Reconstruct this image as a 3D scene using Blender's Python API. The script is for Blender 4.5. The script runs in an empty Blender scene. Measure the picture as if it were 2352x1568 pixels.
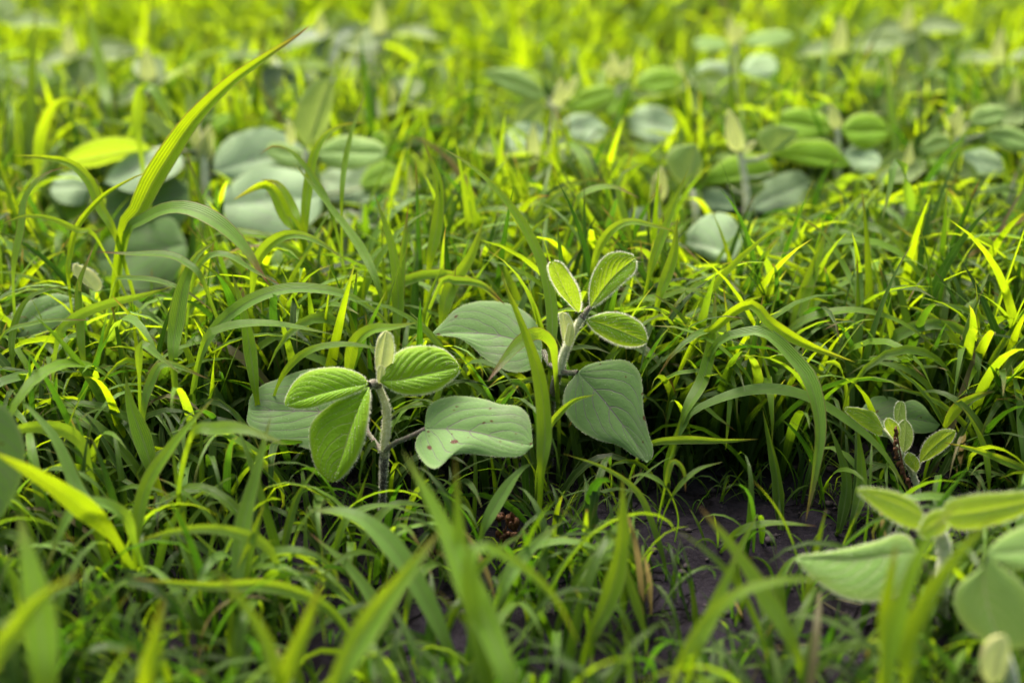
import bpy, math, random
import numpy as np
from mathutils import Vector

rng = np.random.default_rng(7)
random.seed(7)
scene = bpy.context.scene
COL = scene.collection

# ------------------------------------------------------------------ camera
W_IMG, H_IMG = 2352.0, 1568.0
CAM_H = 0.42
PITCH = math.radians(28.0)
LENS = 50.0
TX = 18.0 / LENS
TY = TX * H_IMG / W_IMG
C0 = np.array([0.0, 0.0, CAM_H])
FWD = np.array([0.0, math.cos(PITCH), -math.sin(PITCH)])
UPV = np.array([0.0, math.sin(PITCH), math.cos(PITCH)])
RGT = np.array([1.0, 0.0, 0.0])
FOCUS = 0.72


def ray(px, py):
    sx = (px - W_IMG / 2) / (W_IMG / 2)
    sy = -(py - H_IMG / 2) / (H_IMG / 2)
    return FWD + RGT * sx * TX + UPV * sy * TY


def at_depth(px, py, d):
    return C0 + ray(px, py) * d


def at_height(px, py, z):
    r = ray(px, py)
    return C0 + r * ((z - CAM_H) / r[2])


def ground_depth(px, py):
    return CAM_H / -ray(px, py)[2]


def on_plane(px, py, p0, n):
    r = ray(px, py)
    t = np.dot(p0 - C0, n) / np.dot(r, n)
    return C0 + r * t


def project(P):
    q = P - C0
    d = q @ FWD
    px = W_IMG / 2 + (q @ RGT) / d / TX * W_IMG / 2
    py = H_IMG / 2 - (q @ UPV) / d / TY * H_IMG / 2
    return px, py, d


def mm(px_w, d):               # size in metres of px_w photo pixels at depth d
    return px_w * d * 2 * TX / W_IMG


# ------------------------------------------------------------------ helpers
def norm(v):
    v = np.asarray(v, float)
    l = np.linalg.norm(v, axis=-1, keepdims=True)
    return v / np.maximum(l, 1e-9)


def mesh_np(name, V, F, uv=None, col=None, mats=(), mat_idx=None, smooth=True):
    me = bpy.data.meshes.new(name)
    V = np.asarray(V, np.float32)
    F = np.asarray(F, np.int32)
    me.vertices.add(len(V))
    me.vertices.foreach_set("co", V.ravel())
    k = F.shape[1]
    me.loops.add(F.size)
    me.loops.foreach_set("vertex_index", F.ravel())
    me.polygons.add(len(F))
    me.polygons.foreach_set("loop_start", np.arange(0, F.size, k, dtype=np.int32))
    me.polygons.foreach_set("loop_total", np.full(len(F), k, np.int32))
    if mat_idx is not None:
        me.polygons.foreach_set("material_index", np.asarray(mat_idx, np.int32))
    if smooth:
        me.polygons.foreach_set("use_smooth", np.ones(len(F), bool))
    for m in mats:
        me.materials.append(m)
    if uv is not None:
        l = me.uv_layers.new(name="UVMap")
        l.data.foreach_set("uv", np.asarray(uv, np.float32)[F.ravel()].ravel())
    if col is not None:
        a = me.color_attributes.new(name="tint", type='FLOAT_COLOR', domain='POINT')
        c = np.ones((len(V), 4), np.float32)
        c[:, :3] = col
        a.data.foreach_set("color", c.ravel())
    me.update(calc_edges=True)
    return me


def link(name, me, parent=None):
    o = bpy.data.objects.new(name, me)
    COL.objects.link(o)
    if parent is not None:
        o.parent = parent
        o.matrix_parent_inverse.identity()
        o.location = -Vector(parent["_org"])
        # mesh data is in world coordinates; shift by the parent's origin
    return o


def thing(name, loc, label, cat, group=None):
    o = bpy.data.objects.new(name, None)
    o.empty_display_size = 0.01
    COL.objects.link(o)
    o.location = Vector([float(x) for x in loc])
    o["_org"] = [float(x) for x in loc]
    o["label"] = label
    o["category"] = cat
    if group:
        o["group"] = group
    return o


def resample(P, n):
    """Catmull-Rom through P, resampled to n points evenly along its length"""
    P = np.asarray(P, float)
    if len(P) == 2:
        P = np.array([P[0], (P[0] + P[1]) / 2, P[1]])
    A = np.vstack([2 * P[0] - P[1], P, 2 * P[-1] - P[-2]])
    out = []
    for i in range(1, len(A) - 2):
        t = np.linspace(0, 1, 17)[:-1, None]
        p0, p1, p2, p3 = A[i - 1], A[i], A[i + 1], A[i + 2]
        out.append(0.5 * ((2 * p1) + (-p0 + p2) * t + (2 * p0 - 5 * p1 + 4 * p2 - p3) * t ** 2 + (-p0 + 3 * p1 - 3 * p2 + p3) * t ** 3))
    out = np.vstack(out + [P[-1:]])
    s = np.concatenate([[0], np.cumsum(np.linalg.norm(np.diff(out, axis=0), axis=1))])
    q = np.linspace(0, s[-1], n)
    return np.stack([np.interp(q, s, out[:, k]) for k in range(3)], 1)


def grid_faces(n, m, off=0):
    i = np.arange(n - 1)[:, None]
    j = np.arange(m - 1)[None, :]
    a = (i * m + j + off).ravel()
    return np.stack([a, a + m, a + m + 1, a + 1], 1)


# ------------------------------------------------------------------ materials
def new_mat(name):
    m = bpy.data.materials.new(name)
    m.use_nodes = True
    nt = m.node_tree
    nt.nodes.clear()
    return m, nt


class NB:
    def __init__(s, nt):
        s.nt = nt

    def n(s, t, **k):
        nd = s.nt.nodes.new(t)
        for a, b in k.items():
            setattr(nd, a, b)
        return nd

    def put(s, sock, v):
        if isinstance(v, bpy.types.NodeSocket):
            s.nt.links.new(v, sock)
        elif v is not None:
            sock.default_value = (*v, 1) if isinstance(v, tuple) and len(v) == 3 and len(sock.default_value) == 4 else v

    def math(s, op, a, b=None, c=None, clamp=False):
        nd = s.n('ShaderNodeMath', operation=op, use_clamp=clamp)
        s.put(nd.inputs[0], a)
        if b is not None: s.put(nd.inputs[1], b)
        if c is not None: s.put(nd.inputs[2], c)
        return nd.outputs[0]

    def mix(s, f, a, b, blend='MIX'):
        nd = s.n('ShaderNodeMix', data_type='RGBA', blend_type=blend)
        s.put(nd.inputs[0], f)
        s.put(nd.inputs[6], a if not isinstance(a, tuple) else (*a, 1))
        s.put(nd.inputs[7], b if not isinstance(b, tuple) else (*b, 1))
        return nd.outputs[2]

    def ramp(s, f, lo, hi):
        nd = s.n('ShaderNodeMapRange', interpolation_type='SMOOTHSTEP')
        s.put(nd.inputs[0], f)
        nd.inputs[1].default_value = lo
        nd.inputs[2].default_value = hi
        return nd.outputs[0]

    def noise(s, scale, detail=3.0, vec=None, rough=0.55):
        nd = s.n('ShaderNodeTexNoise')
        nd.inputs['Scale'].default_value = scale
        nd.inputs['Detail'].default_value = detail
        nd.inputs['Roughness'].default_value = rough
        if vec is not None: s.put(nd.inputs['Vector'], vec)
        return nd.outputs[0]

    def finish(s, refl, trans, tw, rough, bump=None, bstr=0.3, bdist=0.0005, spec=0.4, sheen=0.0, sheen_tint=(1, 1, 1)):
        p = s.n('ShaderNodeBsdfPrincipled')
        s.put(p.inputs['Base Color'], refl)
        s.put(p.inputs['Roughness'], rough)
        s.put(p.inputs['Specular IOR Level'], spec)
        p.inputs['Sheen Weight'].default_value = sheen
        p.inputs['Sheen Roughness'].default_value = 0.5
        p.inputs['Sheen Tint'].default_value = (*sheen_tint, 1)
        t = s.n('ShaderNodeBsdfTranslucent')
        s.put(t.inputs['Color'], trans)
        if bump is not None:
            b = s.n('ShaderNodeBump')
            b.inputs['Strength'].default_value = bstr
            b.inputs['Distance'].default_value = bdist
            s.put(b.inputs['Height'], bump)
            s.nt.links.new(b.outputs[0], p.inputs['Normal'])
            s.nt.links.new(b.outputs[0], t.inputs['Normal'])
        mx = s.n('ShaderNodeMixShader')
        s.put(mx.inputs[0], tw)
        s.nt.links.new(p.outputs[0], mx.inputs[1])
        s.nt.links.new(t.outputs[0], mx.inputs[2])
        o = s.n('ShaderNodeOutputMaterial')
        s.nt.links.new(mx.outputs[0], o.inputs[0])


def grass_material():
    m, nt = new_mat('grass_blade')
    b = NB(nt)
    tc = b.n('ShaderNodeTexCoord')
    sep = b.n('ShaderNodeSeparateXYZ')
    nt.links.new(tc.outputs['UV'], sep.inputs[0])
    u, v = sep.outputs[0], sep.outputs[1]
    at = b.n('ShaderNodeAttribute', attribute_name='tint')
    sc = b.n('ShaderNodeSeparateColor')
    nt.links.new(at.outputs['Color'], sc.inputs[0])
    r, brown, blue = sc.outputs[0], sc.outputs[1], sc.outputs[2]
    au = b.math('ABSOLUTE', b.math('SUBTRACT', u, 0.5))
    mid = b.math('SUBTRACT', 1.0, b.ramp(au, 0.02, 0.09))
    ribs = b.math('MULTIPLY_ADD', b.math('SINE', b.math('MULTIPLY', u, 56.0)), 0.5, 0.5)
    n1 = b.noise(60.0, 3.0, tc.outputs['Object'])
    n2 = b.noise(900.0, 2.0, tc.outputs['Object'])
    r = b.math('MULTIPLY', r, b.math('MULTIPLY_ADD', b.ramp(v, 0.05, 0.75), 0.85, 0.15))  # darker towards the base: shade of the lower canopy put into the colour
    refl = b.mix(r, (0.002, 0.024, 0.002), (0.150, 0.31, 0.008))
    refl = b.mix(b.math('MULTIPLY', b.math('MULTIPLY', blue, 0.8), b.ramp(v, 0.05, 0.5)), refl, (0.20, 0.38, 0.085))
    refl = b.mix(b.math('MULTIPLY', mid, 0.75), refl, (0.15, 0.21, 0.07))
    refl = b.mix(b.math('MULTIPLY', ribs, 0.34), refl, (0.15, 0.22, 0.05))
    refl = b.mix(b.math('MULTIPLY', b.ramp(n1, 0.35, 0.75), 0.2), refl, (0.03, 0.07, 0.01))
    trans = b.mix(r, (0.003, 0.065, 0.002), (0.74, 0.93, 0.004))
    trans = b.mix(b.math('MULTIPLY', blue, 0.5), trans, (0.20, 0.40, 0.04))
    trans = b.mix(b.math('MULTIPLY', ribs, 0.5), trans, (0.13, 0.28, 0.005))
    trans = b.mix(b.math('MULTIPLY', b.ramp(n1, 0.3, 0.8), 0.35), trans, (0.14, 0.32, 0.005))
    # brown / purple tips and edge, pale specks
    edge = b.ramp(au, 0.42, 0.5)
    tip = b.ramp(v, 0.86, 0.985)
    bt = b.math('MULTIPLY', brown, b.math('MAXIMUM', tip, b.math('MULTIPLY', edge, b.ramp(v, 0.35, 0.8))), clamp=True)
    tipc = b.mix(b.ramp(n1, 0.4, 0.6), (0.18, 0.06, 0.03), (0.28, 0.18, 0.08))
    refl = b.mix(bt, refl, tipc)
    trans = b.mix(bt, trans, (0.30, 0.14, 0.04))
    sp = b.math('MULTIPLY', b.ramp(n2, 0.70, 0.76), b.ramp(b.noise(35.0, 2.0, tc.outputs['Object']), 0.55, 0.68))
    refl = b.mix(b.math('MULTIPLY', sp, 0.6), refl, (0.34, 0.36, 0.25))
    # sheath base is paler
    base = b.math('SUBTRACT', 1.0, b.ramp(v, 0.0, 0.18))
    refl = b.mix(b.math('MULTIPLY', base, 0.35), refl, (0.09, 0.13, 0.03))
    straw = b.ramp(brown, 1.2, 1.6)
    refl = b.mix(straw, refl, b.mix(n1, (0.13, 0.11, 0.05), (0.22, 0.20, 0.10)))
    trans = b.mix(straw, trans, (0.22, 0.17, 0.06))
    paleedge = b.math('MULTIPLY', b.ramp(au, 0.40, 0.49), 0.30)
    refl = b.mix(paleedge, refl, (0.26, 0.32, 0.12))
    rough = b.math('MULTIPLY_ADD', n1, 0.22, 0.30)
    b.finish(refl, trans, 0.52, rough, bump=b.math('ADD', ribs, b.math('MULTIPLY', n2, 0.5)), bstr=0.5, bdist=0.0005, spec=0.25)
    return m


def soy_material(name, top, under, vein, trans, trans_vein, tw, K=9.0, slope=0.42, blotch=0.0, vein_w=1.0, sheen=0.25, puffy=0.4, spots=()):
    """leaf veins are a function of the leaf's own UV: midrib at u=.5, side veins every 1/K along v"""
    m, nt = new_mat(name)
    b = NB(nt)
    tc = b.n('ShaderNodeTexCoord')
    sep = b.n('ShaderNodeSeparateXYZ')
    nt.links.new(tc.outputs['UV'], sep.inputs[0])
    u, v = sep.outputs[0], sep.outputs[1]
    nz = b.noise(90.0, 3.0, tc.outputs['Object'])
    fine = b.noise(700.0, 3.0, tc.outputs['Object'])
    au = b.math('MULTIPLY', b.math('ABSOLUTE', b.math('SUBTRACT', u, 0.5)), 2.0)
    midr = b.math('SUBTRACT', 1.0, b.ramp(au, 0.010 * vein_w, 0.045 * vein_w))
    auc = b.math('POWER', au, 1.25)
    ph = b.math('SUBTRACT', b.math('MULTIPLY', v, K), b.math('MULTIPLY', auc, K * slope))
    ph = b.math('ADD', ph, b.math('MULTIPLY', b.math('SUBTRACT', nz, 0.5), 0.65))
    fr = b.math('ABSOLUTE', b.math('SUBTRACT', b.math('FRACT', ph), 0.5))     # .5 at the vein
    side = b.math('MULTIPLY', b.ramp(fr, 0.5 - 0.10 * vein_w, 0.488), b.math('SUBTRACT', 1.0, b.ramp(au, 0.72, 0.98)))
    vo = b.n('ShaderNodeTexVoronoi', feature='DISTANCE_TO_EDGE')
    vo.inputs['Scale'].default_value = 420.0
    nt.links.new(tc.outputs['Object'], vo.inputs['Vector'])
    net = b.math('SUBTRACT', 1.0, b.ramp(vo.outputs['Distance'], 0.0, 0.12))
    vn = b.math('MAXIMUM', midr, b.math('MULTIPLY', side, 0.9))
    vn = b.math('MAXIMUM', vn, b.math('MULTIPLY', net, 0.16))
    margin = b.ramp(au, 0.90, 0.985)  # pale leaf rim, with the backlit glow put into its colour
    oi = b.n('ShaderNodeObjectInfo')
    rnd = oi.outputs['Random']
    geo = b.n('ShaderNodeNewGeometry')
    refl = b.mix(b.math('MULTIPLY', nz, 0.7), top, tuple(c * 0.62 for c in top))
    refl = b.mix(b.math('MULTIPLY', rnd, 0.35), refl, tuple(min(1, c * 1.5) for c in top))
    refl = b.mix(vn, refl, vein)
    if not blotch:
        refl = b.mix(b.math('MULTIPLY', b.ramp(au, 0.55, 0.98), 0.6), refl, tuple(min(1, c * q) for c, q in zip(top, (1.7, 1.35, 1.2))))
    refl = b.mix(geo.outputs['Backfacing'], refl, under)
    refl = b.mix(b.math('MULTIPLY', margin, 0.15 if blotch else 0.6), refl, (0.52, 0.56, 0.30))
    if blotch:
        bl = b.noise(60.0, 3.0, tc.outputs['Object'])
        refl = b.mix(b.math('MULTIPLY', b.ramp(bl, 0.50, 0.72), blotch), refl, (0.16, 0.125, 0.135))
        sp = b.noise(190.0, 2.0, tc.outputs['Object'])
        refl = b.mix(b.ramp(sp, 0.70, 0.725), refl, (0.06, 0.012, 0.009))
        refl = b.mix(b.math('MULTIPLY', b.ramp(fine, 0.68, 0.78), 0.2), refl, (0.22, 0.25, 0.17))
    for (su, sv, sr, asp) in spots:
        dd = b.math('ADD', b.math('POWER', b.math('ABSOLUTE', b.math('SUBTRACT', u, su)), 2.0), b.math('MULTIPLY', b.math('POWER', b.math('ABSOLUTE', b.math('SUBTRACT', v, sv)), 2.0), asp))
        dd = b.math('ADD', dd, b.math('MULTIPLY', b.math('SUBTRACT', fine, 0.5), sr * sr * 1.2))
        refl = b.mix(b.math('SUBTRACT', 1.0, b.ramp(dd, sr * sr * .6, sr * sr)), refl, (0.07, 0.010, 0.006))
    tcol = b.mix(b.math('MULTIPLY', nz, 0.6), trans, tuple(c * 0.6 for c in trans))
    tcol = b.mix(vn, tcol, trans_vein)
    tcol = b.mix(b.math('MULTIPLY', margin, 0.5), tcol, (0.38, 0.44, 0.09))
    puff = b.ramp(vo.outputs['Distance'], 0.0, 0.45)
    hgt = b.math('ADD', b.math('MULTIPLY', b.math('SUBTRACT', 1.0, b.math('MAXIMUM', midr, side)), 0.25 if puffy < .3 else 1.0), b.math('ADD', b.math('MULTIPLY', fine, 0.3), b.math('MULTIPLY', puff, puffy)))
    b.finish(refl, tcol, tw, 0.6, bump=hgt, bstr=0.5, bdist=0.0006, spec=0.15, sheen=sheen, sheen_tint=(0.9, 1.0, 0.9))
    return m


def simple_mat(name, c1, c2, scale=120.0, tw=0.0, trans=(0.5, 0.6, 0.2), rough=0.6, sheen=0.0, bstr=0.4, along=None):
    m, nt = new_mat(name)
    b = NB(nt)
    tc = b.n('ShaderNodeTexCoord')
    nz = b.noise(scale, 4.0, tc.outputs['Object'])
    col = b.mix(b.ramp(nz, 0.35, 0.65), c1, c2)
    if along:            # colour changes up the stem (uv.y)
        sep = b.n('ShaderNodeSeparateXYZ')
        nt.links.new(tc.outputs['UV'], sep.inputs[0])
        col = b.mix(b.ramp(b.math('ADD', sep.outputs[1], b.math('MULTIPLY', b.math('SUBTRACT', nz, 0.5), 0.12)), along[0] - 0.03, along[0] + 0.03), along[1], col)
    b.finish(col, trans, tw, rough, bump=nz, bstr=bstr, bdist=0.0006, spec=0.3, sheen=sheen)
    return m


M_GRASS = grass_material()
M_YOUNG = soy_material('young_soy_leaf', (0.20, 0.40, 0.018), (0.168, 0.240, 0.084), (0.252, 0.324, 0.096),
                       (0.372, 0.528, 0.012), (0.372, 0.444, 0.084), 0.50, K=8.0, slope=0.50, sheen=0.0)
M_OLD = soy_material('old_soy_leaf', (0.118, 0.218, 0.062), (0.168, 0.222, 0.120), (0.125, 0.105, 0.105),
                     (0.24, 0.42, 0.05), (0.180, 0.216, 0.108), 0.26, K=5.0, slope=0.75, blotch=0.3, vein_w=0.6, sheen=0.0, puffy=0.10)
M_SPOT = soy_material('spotted_soy_leaf', (0.118, 0.218, 0.062), (0.168, 0.222, 0.120), (0.125, 0.105, 0.105),
                     (0.24, 0.42, 0.05), (0.180, 0.216, 0.108), 0.26, K=5.0, slope=0.75, blotch=0.3, vein_w=0.6, sheen=0.0, puffy=0.10,
                      spots=((.66, .36, .030, .8), (.84, .22, .028, 1.2), (.30, .58, .014, 1), (.22, .30, .010, 1), (.58, .72, .014, 1), (.36, .80, .012, 1), (.60, .45, .010, 1)))
M_LIME = soy_material('lime_soy_leaf', (0.30, 0.47, 0.045), (0.26, 0.38, 0.08), (0.42, 0.50, 0.14),
                      (0.55, 0.74, 0.02), (0.55, 0.62, 0.12), 0.48, K=8.0, slope=0.50, sheen=0.0)
M_PALE = soy_material('pale_soy_leaf', (0.19, 0.34, 0.075), (0.192, 0.252, 0.108), (0.336, 0.396, 0.192),
                      (0.348, 0.468, 0.084), (0.360, 0.420, 0.120), 0.42, K=8.0, slope=0.5, sheen=0.25)
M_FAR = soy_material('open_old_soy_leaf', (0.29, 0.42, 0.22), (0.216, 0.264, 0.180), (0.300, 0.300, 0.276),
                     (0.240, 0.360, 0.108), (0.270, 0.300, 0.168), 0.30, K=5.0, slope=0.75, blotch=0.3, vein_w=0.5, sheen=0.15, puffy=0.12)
M_BUD = soy_material('soy_bud', (0.60, 0.64, 0.28), (0.64, 0.66, 0.36), (0.74, 0.74, 0.44),
                     (0.66, 0.74, 0.20), (0.480, 0.492, 0.216), 0.38, K=9.0, slope=0.9, sheen=0.1)
M_STEM = simple_mat('soy_stem', (0.40, 0.39, 0.16), (0.56, 0.52, 0.28), 300.0, sheen=0.5, along=(0.56, (0.051, 0.037, 0.035)))
M_STEM_PALE = simple_mat('soy_stem_pale', (0.44, 0.47, 0.24), (0.60, 0.60, 0.40), 300.0, sheen=0.5)
M_PET = simple_mat('soy_petiole', (0.102, 0.108, 0.054), (0.120, 0.078, 0.072), 300.0, sheen=0.4)
M_HAIR = simple_mat('soy_hair', (0.85, 0.85, 0.68), (0.92, 0.92, 0.8), 300.0, tw=0.6, trans=(0.97, 0.97, 0.78))
M_SHEATH = simple_mat('grass_sheath', (0.078, 0.138, 0.021), (0.108, 0.156, 0.042), 120.0, tw=0.25, trans=(0.210, 0.300, 0.018), rough=0.4)
M_DRY = simple_mat('dry_plant', (0.180, 0.078, 0.036), (0.078, 0.030, 0.015), 400.0, tw=0.15, trans=(0.300, 0.120, 0.048), bstr=0.8)
M_CRUMB = simple_mat('soil_crumb', (0.050, 0.038, 0.044), (0.020, 0.015, 0.018), 200.0, rough=0.95, bstr=0.9)


def soil_material():
    m, nt = new_mat('soil')
    b = NB(nt)
    tc = b.n('ShaderNodeTexCoord')
    ob = tc.outputs['Object']
    n1 = b.noise(14.0, 6.0, ob, 0.65)
    n2 = b.noise(160.0, 5.0, ob, 0.7)
    n3 = b.noise(900.0, 3.0, ob, 0.6)
    vo = b.n('ShaderNodeTexVoronoi', feature='DISTANCE_TO_EDGE')
    vo.inputs['Scale'].default_value = 26.0
    wv = b.n('ShaderNodeVectorMath', operation='ADD')
    nd = b.n('ShaderNodeTexNoise')
    nd.inputs['Scale'].default_value = 40.0
    nd.inputs['Detail'].default_value = 4.0
    nt.links.new(ob, nd.inputs['Vector'])
    sc = b.n('ShaderNodeVectorMath', operation='SCALE')
    nt.links.new(nd.outputs['Color'], sc.inputs[0])
    sc.inputs['Scale'].default_value = 0.035
    nt.links.new(ob, wv.inputs[0])
    nt.links.new(sc.outputs[0], wv.inputs[1])
    nt.links.new(wv.outputs[0], vo.inputs['Vector'])
    crack = b.math('SUBTRACT', 1.0, b.ramp(vo.outputs['Distance'], 0.0, 0.055))
    crack = b.math('MULTIPLY', crack, b.ramp(n1, 0.42, 0.55))
    c = b.mix(b.ramp(n1, 0.3, 0.7), (0.010, 0.0085, 0.012), (0.032, 0.027, 0.038))
    c = b.mix(b.math('MULTIPLY', b.ramp(n2, 0.35, 0.7), 0.55), c, (0.006, 0.0045, 0.0055))
    c = b.mix(b.math('MULTIPLY', b.ramp(n3, 0.60, 0.75), 0.35), c, (0.07, 0.058, 0.06))
    c = b.mix(crack, c, (0.012, 0.010, 0.012))
    h = b.math('ADD', b.math('MULTIPLY', n2, 1.0), b.math('MULTIPLY', n3, 0.3))
    h = b.math('SUBTRACT', h, b.math('MULTIPLY', crack, 1.3))
    p = b.n('ShaderNodeBsdfPrincipled')
    nt.links.new(c, p.inputs['Base Color'])
    p.inputs['Roughness'].default_value = 0.92
    p.inputs['Specular IOR Level'].default_value = 0.04
    bp = b.n('ShaderNodeBump')
    bp.inputs['Strength'].default_value = 0.9
    bp.inputs['Distance'].default_value = 0.004
    nt.links.new(h, bp.inputs['Height'])
    nt.links.new(bp.outputs[0], p.inputs['Normal'])
    o = b.n('ShaderNodeOutputMaterial')
    nt.links.new(p.outputs[0], o.inputs[0])
    return m


# ------------------------------------------------------------------ soil
def vnoise(x, y, f, seed):
    r = np.random.default_rng(seed)
    T = r.random((64, 64))
    X, Y = x * f, y * f
    xi, yi = np.floor(X).astype(int), np.floor(Y).astype(int)
    fx, fy = X - xi, Y - yi
    fx, fy = fx * fx * (3 - 2 * fx), fy * fy * (3 - 2 * fy)
    g = lambda a, c: T[a % 64, c % 64]
    return (g(xi, yi) * (1 - fx) + g(xi + 1, yi) * fx) * (1 - fy) + (g(xi, yi + 1) * (1 - fx) + g(xi + 1, yi + 1) * fx) * fy


def soil_z(x, y):
    z = (vnoise(x, y, 9, 1) - 0.5) * 0.014 + (vnoise(x, y, 32, 2) - 0.5) * 0.006 + (vnoise(x, y, 110, 3) - 0.5) * 0.0028
    return z * np.exp(-np.maximum(np.hypot(x, y) - 4, 0) / 4)


def build_soil():
    def axis(lo, hi, step, far):
        core = np.arange(lo, hi, step)
        g = [step]
        while sum(g) < far:
            g.append(g[-1] * 1.25)
        c = np.cumsum(g)
        return np.concatenate([lo - c[::-1], core, hi + c])
    xs, ys = axis(-0.75, 0.75, 0.0045, 150), axis(0.3, 1.9, 0.0045, 150)
    X, Y = np.meshgrid(xs, ys, indexing='ij')
    V = np.stack([X.ravel(), Y.ravel(), soil_z(X, Y).ravel()], 1)
    F = grid_faces(len(xs), len(ys))
    me = mesh_np('soil', V, F, mats=[soil_material()])
    o = link('ground', me)
    o["kind"] = "structure"
    o["label"] = "dark purplish grey cracked soil of the field"
    # crumbs lying on it
    t = (1 + 5 ** .5) / 2
    iv = norm(np.array([[-1, t, 0], [1, t, 0], [-1, -t, 0], [1, -t, 0], [0, -1, t], [0, 1, t], [0, -1, -t], [0, 1, -t], [t, 0, -1], [t, 0, 1], [-t, 0, -1], [-t, 0, 1]]))
    ifc = np.array([[0, 11, 5], [0, 5, 1], [0, 1, 7], [0, 7, 10], [0, 10, 11], [1, 5, 9], [5, 11, 4], [11, 10, 2], [10, 7, 6], [7, 1, 8],
                    [3, 9, 4], [3, 4, 2], [3, 2, 6], [3, 6, 8], [3, 8, 9], [4, 9, 5], [2, 4, 11], [6, 2, 10], [8, 6, 7], [9, 8, 1]])
    n = 5000
    x = rng.uniform(-0.6, 0.6, n); y = rng.uniform(0.35, 1.3, n)
    s = 0.0007 + 0.0026 * rng.random(n) ** 5
    P = iv[None] * (s[:, None, None] * rng.uniform(0.6, 1.3, (n, 12, 1)) * np.array([1, 1, .7]))
    P = P + np.stack([x, y, soil_z(x, y) + s * 0.3], 1)[:, None]
    F = (ifc[None] + (np.arange(n) * 12)[:, None, None]).reshape(-1, 3)
    o = link('soil_crumbs', mesh_np('soil_crumbs', P.reshape(-1, 3), F, mats=[M_CRUMB]))
    o["kind"] = "stuff"; o["label"] = "small crumbs of earth scattered over the bare soil"; o["category"] = "soil"


# ------------------------------------------------------------------ tubes, hairs
def tube_arrays(P, R, n=24, sides=10):
    P = resample(P, n)
    R = np.interp(np.linspace(0, 1, n), np.linspace(0, 1, len(R)), R)
    T = norm(np.gradient(P, axis=0))
    ref = np.array([0.0, 1.0, 0.0]) if abs(T[n // 2][1]) < 0.8 else np.array([1.0, 0, 0])
    A = norm(np.cross(T, ref)); B = np.cross(T, A)
    th = np.linspace(0, 2 * np.pi, sides + 1)
    V = P[:, None] + R[:, None, None] * (A[:, None] * np.cos(th)[None, :, None] + B[:, None] * np.sin(th)[None, :, None])
    uv = np.stack(np.broadcast_arrays(np.linspace(0, 1, sides + 1)[None], np.linspace(0, 1, n)[:, None]), -1)
    return V.reshape(-1, 3), grid_faces(n, sides + 1), uv.reshape(-1, 2), P, R, T


def hair_tris(roots, dirs, length, w):
    """thin needle quads"""
    n = len(roots)
    L = length * rng.uniform(0.5, 1.25, n)
    d = norm(dirs + rng.normal(0, 0.28, (n, 3)))
    side = norm(np.cross(d, rng.normal(0, 1, (n, 3)))) * w
    tip = roots + d * L[:, None] + np.array([0, 0, -1]) * (L * 0.15)[:, None]
    midp = roots + d * (L * 0.5)[:, None]
    V = np.stack([roots - side, roots + side, midp + side * .7, midp - side * .7, tip], 1).reshape(-1, 3)
    b = (np.arange(n) * 5)[:, None]
    F = np.concatenate([b + np.array([0, 1, 2, 3])[None], b + np.array([3, 2, 4, 4])[None]])
    F[n:, 3] = F[n:, 2]
    return V, F[:n], b + np.array([3, 2, 4])[None]


def combine(main, hairs=None, name='x', mats=()):
    V, F, uv = main
    tri = np.stack([F[:, 0], F[:, 1], F[:, 2]], 1)
    tri2 = np.stack([F[:, 0], F[:, 2], F[:, 3]], 1)
    if hairs is None:
        return mesh_np(name, V, F, uv=uv, mats=mats)
    hv, hq, ht = hairs
    o = len(V)
    T = np.concatenate([tri, tri2, hq[:, [0, 1, 2]] + o, hq[:, [0, 2, 3]] + o, ht + o])
    mi = np.zeros(len(T), int)
    mi[len(tri) * 2:] = 1
    return mesh_np(name, np.vstack([V, hv]), T, uv=np.vstack([uv, np.zeros((len(hv), 2))]), mats=mats, mat_idx=mi)


def tube(name, P, R, mat, parent, hairs=0, hl=0.0011, n=24, sides=10, label=None, lump=0.0):
    V, F, uv, C, RR, T = tube_arrays(P, R, n, sides)
    if lump:
        ctr = np.repeat(C, sides + 1, 0)
        a = 1 + lump * (vnoise(V[:, 0] + V[:, 2], V[:, 1] + V[:, 2], 400, 5) - 0.5)
        V = ctr + (V - ctr) * a[:, None]
    H = None
    if hairs:
        k = rng.integers(0, n - 1, hairs); f = rng.random(hairs)[:, None]
        c = C[k] * (1 - f) + C[k + 1] * f
        d = rng.normal(0, 1, (hairs, 3))
        d = d - T[k] * np.sum(d * T[k], 1, keepdims=True)
        d = norm(d)
        H = hair_tris(c + d * (RR[k][:, None] * 0.95), d + T[k] * 0.25, hl, 0.00007)
    me = combine((V, F, uv), H, name, [mat, M_HAIR])
    o = link(name, me, parent)
    if label: o["label"] = label
    return o


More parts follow.
